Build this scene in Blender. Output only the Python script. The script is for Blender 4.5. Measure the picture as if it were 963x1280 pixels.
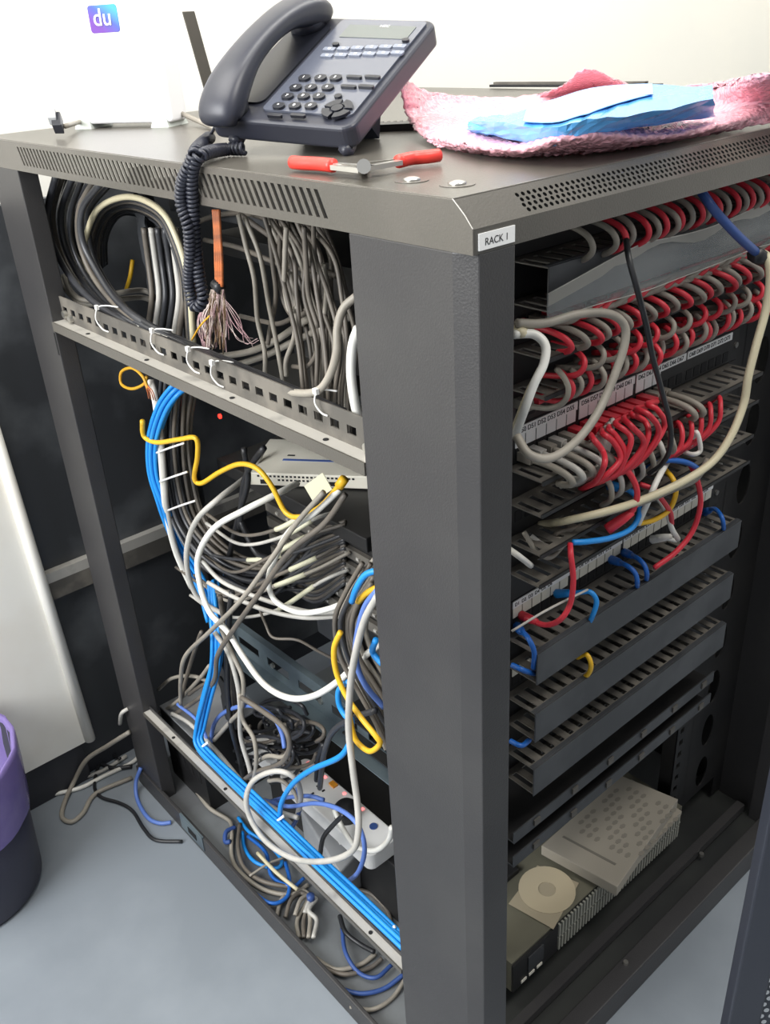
import bpy, math, random
from mathutils import Vector as V, Matrix
random.seed(7)
for o in list(bpy.data.objects): bpy.data.objects.remove(o)
scn = bpy.context.scene
col = scn.collection
# ------------------------------------------------------------------ camera
AX = [V((0.7522117, -0.6565994, -0.0552701)), V((-0.3489451, -0.3257928, -0.8786901)), V((0.5589408, 0.6802472, -0.4741823))]
FPX = 1144.06
CAM = V((-0.49563, -0.48160, 1.38893))
cd = bpy.data.cameras.new('camera'); co = bpy.data.objects.new('camera', cd); col.objects.link(co)
r, u, b = AX[0], -AX[1], -AX[2]
co.matrix_world = Matrix(((r.x, u.x, b.x, CAM.x), (r.y, u.y, b.y, CAM.y), (r.z, u.z, b.z, CAM.z), (0, 0, 0, 1)))
cd.sensor_fit = 'HORIZONTAL'; cd.sensor_width = 36; cd.lens = 36 * FPX / 963; cd.clip_start = .01
scn.camera = co
# ------------------------------------------------------------------ world, light, exposure
w = bpy.data.worlds.new('world'); scn.world = w; w.use_nodes = True
w.node_tree.nodes['Background'].inputs[0].default_value = (.93, .96, 1, 1)
w.node_tree.nodes['Background'].inputs[1].default_value = .44
def area(name, loc, target, sx, sy, power, colr=(1, 1, 1)):
    l = bpy.data.lights.new(name, 'AREA'); l.shape = 'RECTANGLE'; l.size = sx; l.size_y = sy; l.energy = power; l.color = colr
    o = bpy.data.objects.new(name, l); col.objects.link(o); o.location = loc
    o.rotation_euler = (V(target) - V(loc)).to_track_quat('-Z', 'Y').to_euler()
    return o
area('ceiling_panel_light', (-.5, .45, 2.7), (-.3, .5, 0), 1.2, 1.0, 26, (1, .97, .91))
area('window_light', (-2.3, .35, 2.0), (.2, .5, .9), 1.3, 1.5, 76, (.98, .99, 1))
area('back_wall_fill', (1.3, .45, 2.7), (1.2, 1.1, 1.5), 2.0, .3, 24, (1, .98, .93))  # added fill aimed at the back wall to brighten it
area('front_fill', (.5, -.70, 2.6), (.4, -.15, .9), .8, .5, 15, (1, .96, .9))  # added fill above the front, brightens the slats and cords
vs = scn.view_settings
vs.view_transform = 'Standard'; vs.look = 'None'; vs.exposure = 0.30; vs.gamma = 1
try: vs.use_curve_mapping = False
except Exception: pass
# ------------------------------------------------------------------ pixel ray -> point on a real plane of the place
def ray(px, py):
    return AX[0] * ((px - 481.5) / FPX) + AX[1] * ((py - 640) / FPX) + AX[2]
def on(ax, px, py, v):
    d = ray(px, py); i = 'xyz'.index(ax); return CAM + d * ((v - CAM[i]) / d[i])
def X(px, py, v): return on('x', px, py, v)
def Y(px, py, v): return on('y', px, py, v)
def Z(px, py, v): return on('z', px, py, v)
def path(ax, *pts): return [on(ax, *p) for p in pts]
# ------------------------------------------------------------------ materials
def lin(c):
    return tuple(((v / 255) / 12.92 if v / 255 <= .04045 else ((v / 255 + .055) / 1.055) ** 2.4) for v in c) + (1,)
def mat(name, c, rough=.5, metal=0, c2=None, nscale=8, bump=0, bscale=60, spec=.5, emit=0, alpha=1, coat=0, lo=.45, hi=.62):
    m = bpy.data.materials.new(name); m.use_nodes = True; nt = m.node_tree; p = nt.nodes['Principled BSDF']
    p.inputs['Base Color'].default_value = lin(c); p.inputs['Roughness'].default_value = rough; p.inputs['Metallic'].default_value = metal
    p.inputs['Specular IOR Level'].default_value = spec; p.inputs['Coat Weight'].default_value = coat
    if alpha < 1: p.inputs['Alpha'].default_value = alpha
    if emit: p.inputs['Emission Color'].default_value = lin(c); p.inputs['Emission Strength'].default_value = emit
    tc = nt.nodes.new('ShaderNodeTexCoord')
    if c2:
        n = nt.nodes.new('ShaderNodeTexNoise'); n.inputs['Scale'].default_value = nscale; n.inputs['Detail'].default_value = 6
        nt.links.new(tc.outputs['Object'], n.inputs['Vector'])
        rp = nt.nodes.new('ShaderNodeValToRGB'); rp.color_ramp.elements[0].position = lo; rp.color_ramp.elements[1].position = hi
        rp.color_ramp.elements[0].color = lin(c); rp.color_ramp.elements[1].color = lin(c2)
        nt.links.new(n.outputs['Fac'], rp.inputs['Fac']); nt.links.new(rp.outputs['Color'], p.inputs['Base Color'])
    if bump:
        n = nt.nodes.new('ShaderNodeTexNoise'); n.inputs['Scale'].default_value = bscale; nt.links.new(tc.outputs['Object'], n.inputs['Vector'])
        bm = nt.nodes.new('ShaderNodeBump'); bm.inputs['Strength'].default_value = bump; bm.inputs['Distance'].default_value = .002
        nt.links.new(n.outputs['Fac'], bm.inputs['Height']); nt.links.new(bm.outputs['Normal'], p.inputs['Normal'])
    return m
M = dict(
    floor=mat('grey_floor', (124, 131, 138), .42, c2=(136, 143, 150), nscale=3, bump=.1, bscale=20),
    wall=mat('white_wall', (246, 243, 233), .7, c2=(240, 238, 230), nscale=1.5),
    board=mat('white_board', (232, 230, 222), .45, c2=(225, 221, 211), nscale=4),
    base=mat('dark_skirting', (38, 40, 46), .5, c2=(50, 51, 56), nscale=6),
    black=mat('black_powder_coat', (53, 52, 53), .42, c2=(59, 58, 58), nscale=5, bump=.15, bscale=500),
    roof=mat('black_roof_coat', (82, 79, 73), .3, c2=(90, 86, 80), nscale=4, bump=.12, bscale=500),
    dust=mat('dusty_black_metal', (84, 81, 76), .6, c2=(112, 107, 99), nscale=18, bump=.1),
    dark=mat('dark_interior_metal', (27, 27, 28), .5, c2=(38, 37, 36), nscale=7),
    panel=mat('dull_black_panel', (60, 62, 65), .4, c2=(96, 99, 102), nscale=4.5, lo=.5, hi=.66),
    lip=mat('dusty_tray_lip', (52, 54, 57), .45, c2=(66, 68, 71), nscale=14),
    ledge=mat('lit_ledge_and_bare_metal', (180, 177, 170), .35, metal=.15, c2=(140, 138, 134), nscale=16, lo=.55, hi=.7),  # ledges: light on their tops put into the pale colour; also bare metal
    galv=mat('galvanised_steel', (120, 134, 140), .4, metal=.5, c2=(92, 104, 112), nscale=9),
    steel=mat('bright_steel', (200, 198, 192), .28, metal=.9),
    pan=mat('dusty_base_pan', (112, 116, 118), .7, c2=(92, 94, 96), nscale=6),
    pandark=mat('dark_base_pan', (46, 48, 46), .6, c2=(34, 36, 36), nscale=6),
    grey=mat('grey_cable', (150, 144, 133), .5, c2=(136, 130, 120), nscale=20),
    dgrey=mat('dark_grey_cable', (104, 97, 88), .5, c2=(88, 83, 77), nscale=20),
    lgrey=mat('light_grey_cable', (186, 183, 176), .45, c2=(170, 168, 162), nscale=20),
    white=mat('white_cable', (228, 227, 220), .4, c2=(214, 212, 203), nscale=20),
    cream=mat('cream_cable', (205, 196, 165), .45),
    blk=mat('black_cable', (30, 31, 34), .4, c2=(40, 41, 44), nscale=20),
    blk2=mat('dark_shiny_cable', (52, 53, 57), .35, c2=(66, 67, 70), nscale=12),
    blue=mat('blue_cable', (30, 140, 220), .42), azure=mat('dark_blue_cable', (28, 96, 180), .42),
    peri=mat('periwinkle_cable', (92, 122, 192), .45), navy=mat('navy_cable', (52, 80, 140), .45),
    red=mat('red_cable', (212, 52, 66), .42, c2=(196, 42, 58), nscale=20), yellow=mat('yellow_cable', (228, 180, 40), .42),
    green=mat('green_tape', (30, 130, 90), .5),
    tie=mat('white_nylon', (235, 234, 230), .4), copper=mat('orange_core', (196, 110, 60), .5, c2=(140, 82, 52), nscale=60),
    wire=mat('brown_wire', (112, 88, 64), .5, c2=(150, 140, 128), nscale=40), pinkw=mat('violet_wire', (160, 128, 132), .5, c2=(190, 176, 170), nscale=50),
    phone=mat('phone_plastic', (44, 46, 56), .38, c2=(50, 52, 62), nscale=5), face=mat('phone_face_gloss', (84, 88, 100), .2, coat=.3),
    lcd=mat('phone_display', (92, 98, 96), .18), key=mat('phone_key', (30, 32, 40), .3), keylit=mat('phone_line_key', (118, 124, 138), .3),
    handle=mat('red_grip', (226, 62, 52), .35), ivory=mat('ivory_plastic', (226, 222, 208), .4, c2=(216, 212, 198), nscale=8),
    label=mat('white_label', (236, 236, 234), .45), ink=mat('black_ink', (34, 34, 36), .6), stripblue=mat('blue_stripe', (70, 96, 160), .4),
    cardw=mat('pale_card', (138, 182, 236), .5), jacket=mat('yellowed_label', (206, 204, 178), .5),
    hole=mat('socket_hole', (14, 14, 16), .7), purple=mat('purple_bag', (132, 116, 176), .25, c2=(112, 96, 160), nscale=7, bump=.6, bscale=30, alpha=.86),
    bin=mat('bin_plastic', (46, 46, 62), .4), door=mat('door_coat', (40, 43, 52), .45), book=mat('grey_cover', (150, 144, 132), .6), paper=mat('old_paper', (160, 150, 128), .6), disc=mat('pale_disc', (186, 174, 148), .35),
    olive=mat('dusty_server_top', (104, 102, 88), .5, c2=(92, 90, 78), nscale=6),
    led2=mat('pink_lamp', (255, 120, 120), .4, emit=1.6), led=mat('red_led', (255, 40, 30), .4, emit=4), orange=mat('orange_switch', (226, 150, 40), .35), tan=mat('yellow_core', (214, 160, 40), .5),
    routerw=mat('router_white', (240, 240, 242), .35), feet=mat('router_feet', (190, 196, 190), .4), grille=mat('grille_metal', (150, 150, 140), .4),
    adapter=mat('grey_adapter', (150, 152, 154), .5, c2=(134, 136, 140), nscale=8))
def grad_mat():
    m = bpy.data.materials.new('purple_cyan_sticker'); m.use_nodes = True; nt = m.node_tree; p = nt.nodes['Principled BSDF']
    tc = nt.nodes.new('ShaderNodeTexCoord'); sp = nt.nodes.new('ShaderNodeSeparateXYZ'); rp = nt.nodes.new('ShaderNodeValToRGB')
    nt.links.new(tc.outputs['Generated'], sp.inputs[0]); ad = nt.nodes.new('ShaderNodeMath'); ad.operation = 'ADD'
    nt.links.new(sp.outputs['Z'], ad.inputs[0]); nt.links.new(sp.outputs['X'], ad.inputs[1]); m2 = nt.nodes.new('ShaderNodeMath'); m2.operation = 'MULTIPLY'; m2.inputs[1].default_value = .5
    nt.links.new(ad.outputs[0], m2.inputs[0]); nt.links.new(m2.outputs[0], rp.inputs[0])
    rp.color_ramp.elements[0].color = lin((96, 36, 150)); rp.color_ramp.elements[0].position = .25
    rp.color_ramp.elements[1].color = lin((40, 150, 185)); rp.color_ramp.elements[1].position = .85
    e = rp.color_ramp.elements.new(.55); e.color = lin((52, 74, 165))
    nt.links.new(rp.outputs[0], p.inputs['Base Color']); p.inputs['Roughness'].default_value = .4
    return m
M['sticker'] = grad_mat()
def bubble_mat():
    m = bpy.data.materials.new('pink_bubble_film'); m.use_nodes = True; nt = m.node_tree; p = nt.nodes['Principled BSDF']
    p.inputs['Base Color'].default_value = lin((240, 180, 192)); p.inputs['Roughness'].default_value = .22; p.inputs['Subsurface Weight'].default_value = .25
    p.inputs['Subsurface Radius'].default_value = (.02, .012, .012); p.inputs['Alpha'].default_value = .93
    tc = nt.nodes.new('ShaderNodeTexCoord'); v = nt.nodes.new('ShaderNodeTexVoronoi'); v.inputs['Scale'].default_value = 120
    nt.links.new(tc.outputs['Object'], v.inputs['Vector']); bm = nt.nodes.new('ShaderNodeBump'); bm.invert = True
    bm.inputs['Strength'].default_value = .9; bm.inputs['Distance'].default_value = .004
    nt.links.new(v.outputs['Distance'], bm.inputs['Height']); nt.links.new(bm.outputs['Normal'], p.inputs['Normal'])
    return m
M['bubble'] = bubble_mat()
def film_mat(name, c, transp, rough=.1):
    m = bpy.data.materials.new(name); m.use_nodes = True; nt = m.node_tree; p = nt.nodes['Principled BSDF']
    p.inputs['Base Color'].default_value = lin(c); p.inputs['Roughness'].default_value = rough
    t = nt.nodes.new('ShaderNodeBsdfTransparent'); t.inputs[0].default_value = lin(c) if name.startswith('blue') else (1, 1, 1, 1)
    mx = nt.nodes.new('ShaderNodeMixShader'); mx.inputs[0].default_value = transp
    nt.links.new(p.outputs[0], mx.inputs[1]); nt.links.new(t.outputs[0], mx.inputs[2])
    nt.links.new(mx.outputs[0], nt.nodes['Material Output'].inputs[0])
    return m
M['bluefilm'] = film_mat('blue_antistatic_film', (104, 186, 250), .12, .12)
M['clearfilm'] = film_mat('clear_film', (176, 180, 180), .70, .25)
# ------------------------------------------------------------------ mesh builder
class MB:
    def __init__(s): s.v = []; s.f = []
    def add(s, vs, fs):
        n = len(s.v); s.v += [V(p) for p in vs]; s.f += [tuple(n + i for i in f) for f in fs]; return s
    def hexa(s, p): return s.add(p, [(0, 3, 2, 1), (4, 5, 6, 7), (0, 1, 5, 4), (1, 2, 6, 5), (2, 3, 7, 6), (3, 0, 4, 7)])
    def box(s, a, b):
        (x0, y0, z0), (x1, y1, z1) = a, b
        return s.hexa([(x0, y0, z0), (x1, y0, z0), (x1, y1, z0), (x0, y1, z0), (x0, y0, z1), (x1, y0, z1), (x1, y1, z1), (x0, y1, z1)])
    def obox(s, o, u, v, w):   # corner o, three edge vectors
        o, u, v, w = V(o), V(u), V(v), V(w)
        return s.hexa([o, o + u, o + u + v, o + v, o + w, o + u + w, o + u + v + w, o + v + w])
    def prism(s, poly, ext):
        n = len(poly); e = V(ext); poly = [V(p) for p in poly]
        return s.add(poly + [p + e for p in poly], [tuple(range(n - 1, -1, -1)), tuple(range(n, 2 * n))] + [(i, (i + 1) % n, n + (i + 1) % n, n + i) for i in range(n)])
    def ring(s, rings, close=True):
        n = len(rings[0]); k = len(rings)
        fs = [(i * n + j, i * n + (j + 1) % n, (i + 1) * n + (j + 1) % n, (i + 1) * n + j) for i in range(k - 1) for j in range(n)]
        if close: fs += [tuple(range(n - 1, -1, -1)), tuple((k - 1) * n + j for j in range(n))]
        return s.add([p for q in rings for p in q], fs)
    def tube(s, pts, r, sides=8, rr=None):
        pts = [V(p) for p in pts]; rings = []; nrm = None
        for i, p in enumerate(pts):
            t = (pts[min(i + 1, len(pts) - 1)] - pts[max(i - 1, 0)])
            if t.length < 1e-9: t = V((0, 0, 1))
            t.normalize()
            if nrm is None: nrm = t.orthogonal().normalized()
            else:
                nrm = nrm - t * nrm.dot(t)
                nrm = nrm.normalized() if nrm.length > 1e-6 else t.orthogonal().normalized()
            bn = t.cross(nrm); q = rr[i] if rr else r
            rings.append([p + (nrm * math.cos(2 * math.pi * j / sides) + bn * math.sin(2 * math.pi * j / sides)) * q for j in range(sides)])
        return s.ring(rings)
    def cyl(s, a, b, r, sides=16, r2=None): return s.tube([a, b], r, sides, [r, r if r2 is None else r2])
    def cell(s, o, u, v, hole, n=8, thick=None):  # plate cell with a hole; hole(angle)->(a,b) in 0..1 cell coordinates
        o, u, v = V(o), V(u), V(v); A = []; B = []
        for i in range(n):
            t = 2 * math.pi * (i + .5 if n == 4 else i) / n; c, q = math.cos(t), math.sin(t); m = max(abs(c), abs(q))
            A.append(o + u * (.5 + .5 * c / m) + v * (.5 + .5 * q / m)); ha, hb = hole(t); B.append(o + u * ha + v * hb)
        if thick is None: return s.add(A + B, [(i, (i + 1) % n, n + (i + 1) % n, n + i) for i in range(n)])
        T = V(thick)
        fs = []
        for i in range(n):
            j = (i + 1) % n; fs += [(i, j, n + j, n + i), (2 * n + i, 3 * n + i, 3 * n + j, 2 * n + j), (n + i, n + j, 3 * n + j, 3 * n + i)]
        return s.add(A + B + [p + T for p in A + B], fs)
    def build(s, name, m, parent=None, smooth=False, label=None, cat=None, group=None, kind=None):
        me = bpy.data.meshes.new(name)
        off = V((0, 0, 0)); pw = V((0, 0, 0)); q = parent
        while q: pw += q.location; q = q.parent
        lo = V([min(p[i] for p in s.v) for i in range(3)]); hi = V([max(p[i] for p in s.v) for i in range(3)])
        org = V(((lo.x + hi.x) / 2, (lo.y + hi.y) / 2, lo.z))
        me.from_pydata([p - org for p in s.v], [], s.f); me.materials.append(m)
        if smooth: me.polygons.foreach_set('use_smooth', [True] * len(me.polygons))
        me.update()
        o = bpy.data.objects.new(name, me); col.objects.link(o); o.location = org - pw
        if parent: o.parent = parent
        return tag(o, label, cat, group, kind)
def tag(o, label=None, cat=None, group=None, kind=None):
    if label: o['label'] = label
    if cat: o['category'] = cat
    if group: o['group'] = group
    if kind: o['kind'] = kind
    return o
def empty(name, loc, label, cat, group=None):
    o = bpy.data.objects.new(name, None); col.objects.link(o); o.location = loc; o.empty_display_size = .02
    return tag(o, label, cat, group)
def bevel(o, wd=.002, seg=2):
    m = o.modifiers.new('bevel', 'BEVEL'); m.width = wd; m.segments = seg; m.limit_method = 'ANGLE'; return o
def smoothpath(p, k=7):
    p = [V(q) for q in p]
    if len(p) < 3: return p
    e = [2 * p[0] - p[1]] + p + [2 * p[-1] - p[-2]]; out = []
    for i in range(1, len(e) - 2):
        a, b_, c, d = e[i - 1:i + 3]
        for j in range(k):
            t = j / k
            out.append(.5 * ((2 * b_) + (c - a) * t + (2 * a - 5 * b_ + 4 * c - d) * t * t + (3 * b_ - a - 3 * c + d) * t ** 3))
    return out + [p[-1]]
def cable(name, pts, r, m, label=None, cat='cable', group=None, parent=None, k=7, sides=8):
    return MB().tube(smoothpath(pts, k), r, sides).build(name, M[m] if isinstance(m, str) else m, parent, True, label, cat if parent is None else None, group)
def bundle(ctr, n, i, R_, twist, wob=.0015):
    c = [V(p) for p in ctr]; out = []; a0 = i * 2.399; rad = R_ * math.sqrt((i + .4) / n); ph_ = random.uniform(0, 6)
    for j, p in enumerate(c):
        t = (c[min(j + 1, len(c) - 1)] - c[max(j - 1, 0)]).normalized(); e2 = V((1, 0, 0)); e1 = t.cross(e2)
        e1 = e1.normalized() if e1.length > 1e-4 else V((0, 1, 0)); a = a0 + twist * j
        out.append(p + e1 * (rad * math.cos(a) + wob * math.sin(ph_ + j * 1.9)) + e2 * rad * math.sin(a))
    return out
def ordn(i): return ['first', 'second', 'third', 'fourth', 'fifth', 'sixth', 'seventh', 'eighth', 'ninth', 'tenth', 'eleventh', 'twelfth', 'thirteenth', 'fourteenth', 'fifteenth', 'sixteenth', 'seventeenth', 'eighteenth', 'nineteenth', 'twentieth', 'twenty-first', 'twenty-second', 'twenty-third', 'twenty-fourth'][i]
def text(name, s, m, parent, o, u, v, h, depth=.0004):
    """text with lower-left corner o, reading along unit u, up unit v, cap height h"""
    c = bpy.data.curves.new(name, 'FONT'); c.body = s; c.size = h / .7; c.extrude = depth / (h / .7) * 0 + depth
    t = bpy.data.objects.new(name + '_tmp', c); col.objects.link(t)
    dg = bpy.context.evaluated_depsgraph_get(); dg.update()
    me = bpy.data.meshes.new_from_object(t.evaluated_get(dg)); bpy.data.objects.remove(t)
    u, v = V(u).normalized(), V(v).normalized(); n = u.cross(v)
    pw = V((0, 0, 0)); q = parent
    while q: pw += q.location; q = q.parent
    for p in me.vertices: p.co = u * p.co.x + v * p.co.y + n * (p.co.z + depth * .6)
    me.materials.clear(); me.materials.append(m)
    ob = bpy.data.objects.new(name, me); col.objects.link(ob); ob.location = V(o) - pw; ob.parent = parent
    return ob
def rbox(o, u, v, w, rad=.2, nn=6):  # rounded-corner slab: outline rounded in the u-v plane, thickness w
    o, u, v, w = V(o), V(u), V(v), V(w); ru = rad * min(u.length, v.length) / u.length; rv = rad * min(u.length, v.length) / v.length; P = []
    for cx, cy, a0 in ((1 - ru, 1 - rv, 0), (ru, 1 - rv, 90), (ru, rv, 180), (1 - ru, rv, 270)):
        for i in range(nn + 1):
            a = math.radians(a0 + 90 * i / nn); P.append(o + u * (cx + ru * math.cos(a)) + v * (cy + rv * math.sin(a)))
    return MB().prism(P, w)
# ================================================================== SETTING
MB().add([(-3, -3, 0), (4, -3, 0), (4, 1.12, 0), (-3, 1.12, 0)], [(0, 1, 2, 3)]).build('floor', M['floor'], kind='structure')
MB().box((-3, 1.12, 0), (4, 1.2, 2.9)).build('wall_back', M['wall'], kind='structure')
MB().box((-3, 1.108, 0), (4, 1.12, .07)).build('baseboard_back', M['base'], kind='structure')
MB().box((3.0, -1.5, 0), (3.08, 1.12, 2.9)).build('wall_right', M['wall'], kind='structure')
# black cabinet standing behind the rack (its front carries a ledge)
cb = empty('equipment_cabinet', (.3, 1.085, 0), 'dull black cabinet standing against the wall behind the open rack', 'cabinet')
MB().box((-.55, 1.088, .05), (1.0, 1.106, 1.158)).build('body', M['panel'], cb)
MB().box((-.55, 1.072, .482), (1.0, 1.0879, .503)).build('ledge', M['ledge'], cb)['label'] = 'ledge with its lit top painted pale'  # pale colour stands in for light on the ledge top
MB().box((-.55, 1.072, .445), (1.0, 1.0879, .4819)).build('rail', M['dust'], cb)
MB().box((-.55, 1.09, 0), (1.0, 1.106, .0499)).build('plinth', M['base'], cb)
# white board leaning in front of the cabinet
wb = empty('white_board', (-.2, 1.04, .0), 'large white board leaning behind the purple bin, its edge slanting', 'board')
bot = Y(110, 926, 1.062); top = Y(-4, 562, 1.062); dirv = (top - bot); tp = bot + dirv * 1.3
bl = Y(20, 972, 1.062)
left = bl + (bl - bot) * 3
MB().prism([bot, tp, V((left.x, 1.062, tp.z)), V((left.x, 1.062, bot.z))], (0, .009, 0)).build('sheet', M['board'], wb)
MB().tube([bot + V((.004, -.004, .004)), tp + V((.004, -.004, 0))], .011, 12).build('edge_trim', M['board'], wb, True)
MB().box((left.x, 1.074, 0), (bot.x - .01, 1.086, bot.z - .001)).build('foot_bar', M['base'], wb)
# ================================================================== RACK
W, ZT = .82, 1.269
rk = empty('server_rack', (.4, .5, 0), 'open black server rack labelled RACK 1, side panel removed', 'rack')
def post(poly, z0=.0, z1=1.23): return bevel(MB().prism([(x, y, z0) for x, y in poly], (0, 0, z1 - z0)).build('corner_post', M['black'], rk), .0012)
post([(0, .147), (0, .022), (.007, 0), (.047, 0), (.047, .05), (.03, .065), (.03, .147)])
post([(0, .884), (.028, .884), (.045, .93), (.045, 1.0), (.008, 1.0), (0, .985)])
post([(W - .05, 0), (W - .007, 0), (W, .022), (W, .147), (W - .03, .147), (W - .03, .05), (W - .05, .05)])
post([(W, .884), (W, 1.0), (W - .045, 1.0), (W - .045, .93), (W - .028, .884)])
bp = MB()
bp.hexa([(.0005, .884, .33), (.0005, .9, .33), (.03, .9, .33), (.03, .884, .33), (.0005, .884, .331), (.0005, .9, .331), (.03, .9, .331), (.03, .884, .331)])
# roof slab with bevelled front
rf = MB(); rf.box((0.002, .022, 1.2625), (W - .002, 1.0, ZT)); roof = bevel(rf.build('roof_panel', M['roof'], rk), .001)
fr = MB()
fr.box((0.0022, 0, 1.23), (W, .0025, 1.249))
P0, P1 = V((0, .0205, ZT - .0008)), V((0, 0.0, 1.249)); dn = (P1 - P0)
def pl(t, x): return P0 + dn * t + V((x, 0, 0))
def strip(mb, t0, t1, x0, x1): mb.add([pl(t0, x0), pl(t1, x0), pl(t1, x1), pl(t0, x1)], [(0, 1, 2, 3)])
strip(fr, 0, .2, 0.002, W); strip(fr, .9, 1, 0.002, W); strip(fr, .2, .9, 0.002, .062); strip(fr, .2, .9, .062 + 104 * .0068, W)
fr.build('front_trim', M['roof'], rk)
pf = MB()
for j in range(4):
    for i in range(104):
        off = (j % 2) * .25
        a = .2 + j * .175
        rr_ = .33
        hx = .38 + off
        pf.cell(pl(a, .062 + i * .0068), V((.0068, 0, 0)), dn * .175, lambda t, hx=hx: (hx + .30 * math.cos(t), .5 + .42 * math.sin(t)))
pf.build('perforated_strip', M['roof'], rk)
MB().add([(.01, .03, 1.235), (W - .01, .03, 1.235), (W - .01, .03, 1.26), (.01, .03, 1.26)], [(0, 1, 2, 3)]).build('inner_baffle', M['dark'], rk)
# left side skirt of the roof with slanted slots
def side_skirt(x, sgn):
    mb = MB(); z0, z1 = 1.23, ZT - .0008; t = .002 * sgn
    sl0, sl1 = 1.2385, 1.262
    y0, y1 = .186, .872; n = 62; p = (y1 - y0) / n; sh = -.012
    mb.prism([(x, .0205, z1), (x, .007, 1.257), (x, 0, 1.249), (x, 0, 1.23), (x, .186 + sh, 1.23), (x, .186 + sh, sl0), (x, .186, sl1), (x, .186, z1)], (t, 0, 0))
    mb.prism([(x, .186, z1), (x, .186, sl1), (x, 1, sl1), (x, 1, z1)], (t, 0, 0))
    mb.prism([(x, .186 + sh, sl0), (x, .186 + sh, z0), (x, 1, z0), (x, 1, sl0)], (t, 0, 0))
    mb.prism([(x, y1, sl1), (x, y1 + sh, sl0), (x, 1, sl0), (x, 1, sl1)], (t, 0, 0))
    for i in range(n):
        a = y0 + i * p + p * .5
        mb.prism([(x, a, sl1), (x, a + sh, sl0), (x, a + p * .5 + sh, sl0), (x, a + p * .5, sl1)], (t, 0, 0))
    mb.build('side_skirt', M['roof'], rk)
side_skirt(0, 1); side_skirt(W, -1)
# paint chip along the front corner of the roof
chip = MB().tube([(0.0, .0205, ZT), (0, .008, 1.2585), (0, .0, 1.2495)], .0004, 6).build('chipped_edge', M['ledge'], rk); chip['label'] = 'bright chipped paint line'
for (px, py) in ((515, 226), (572, 231)):
    c = Z(px, py, ZT); MB().cyl(c - V((0, 0, .0002)), c + V((0, 0, .0006)), .0145, 24).build('dimple', M['roof'], rk, False)
    sc = MB(); sc.tube([c, c + V((0, 0, .0022)), c + V((0, 0, .0034))], .006, 16, [.0075, .007, .003]); sc.build('roof_screw', M['steel'], rk, True)
lb = MB().obox((.0055, -.0012, 1.2325), (.0395, 0, 0), (0, .0012, 0), (0, 0, .0125)).build('name_label', M['label'], rk)
text('label_text', 'RACK 1', M['ink'], lb, (.0115, -.0013, 1.2357), (1, 0, 0), (0, 0, 1), .0054, .0001)
# base
bs = MB(); bs.box((-.004, .147, .0), (.004, .99, .045)); bevel(bs.build('base_rail', M['black'], rk), .002)
MB().obox((-.0055, .72, .012), (0, .085, 0), (.004, 0, 0), (0, 0, .036)).build('base_bracket', M['galv'], rk)['label'] = 'grey slotted bracket plate'
MB().obox((-.0065, .745, .022), (0, .03, 0), (.002, 0, 0), (0, 0, .014)).build('bracket_slot', M['hole'], rk)
bs = MB(); bs.box((.047, .0, .0), (W - .047, .03, .055)); bevel(bs.build('base_rail', M['black'], rk), .002)
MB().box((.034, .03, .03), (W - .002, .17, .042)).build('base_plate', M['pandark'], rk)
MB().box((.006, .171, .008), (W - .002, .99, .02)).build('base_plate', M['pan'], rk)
MB().box((W - .004, .03, .02), (W, .99, 1.23)).build('side_panel', M['dark'], rk)
MB().box((.05, .06, .05), (W - .05, .075, .066)).build('cross_bar', M['black'], rk)
for (x, y) in ((.13, .055), (.35, .02), (.62, .055)):
    MB().cyl((x, y, .054), (x, y, .060), .004, 10).build('bolt', M['steel'], rk)
# side braces (cable tie bar + ledge)
def brace(z, ya, yb, ledgez, plate_h, xin, holes=True):
    th = .002; nh = 27 if holes else 9; p = (yb - ya) / nh
    mb = MB(); zz = ledgez
    mb.box((xin, ya, zz + plate_h * .62), (xin + th, yb, zz + plate_h)); mb.box((xin, ya, zz), (xin + th, yb, zz + plate_h * .3))
    for i in range(nh):
        if holes: mb.cell((xin, ya + i * p, zz + plate_h * .3), (0, p, 0), (0, 0, plate_h * .32), lambda t: (.5 + .27 * (1 if math.cos(t) > 0 else -1), .5 + .42 * (1 if math.sin(t) > 0 else -1)), 4, (th, 0, 0))
        else: mb.box((xin, ya + i * p, zz + plate_h * .3), (xin + th, ya + (i + 1) * p, zz + plate_h * .62))
    o = mb.build('cable_tie_bar', M['dust'] if holes else M['black'], rk)
    MB().box((0.0005, ya, ledgez - .0015), (xin, yb, ledgez)).build('brace_ledge', M['ledge'], rk)['label'] = 'brace ledge with lit top painted pale'  # light falling on the ledge is painted in as a pale colour
    MB().box((-.0015, ya, z), (.0005, yb, ledgez + .0005)).build('brace_flange', M['roof'], rk)
    for y in (ya + .1 * (yb - ya), ya + .34 * (yb - ya), ya + .62 * (yb - ya), ya + .86 * (yb - ya)):
        MB().cyl((xin * .5, y, ledgez - .001), (xin * .5, y, ledgez + .0008), .0032, 10).build('ledge_hole', M['hole'], rk)
brace(.999, .147, .884, 1.0125, .036, .018)
brace(.243, .147, .884, .25, .007, .013, False)
for y, zq in ((.868, 1.024), (.85, 1.02), (.16, 1.02)):
    MB().cyl((.012, y, zq), (.018, y, zq), .0055, 12).build('screw', M['steel'], rk)
MB().box((-.0006, .886, .96), (.0002, .8905, .995)).build('post_slot', M['hole'], rk)
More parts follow.
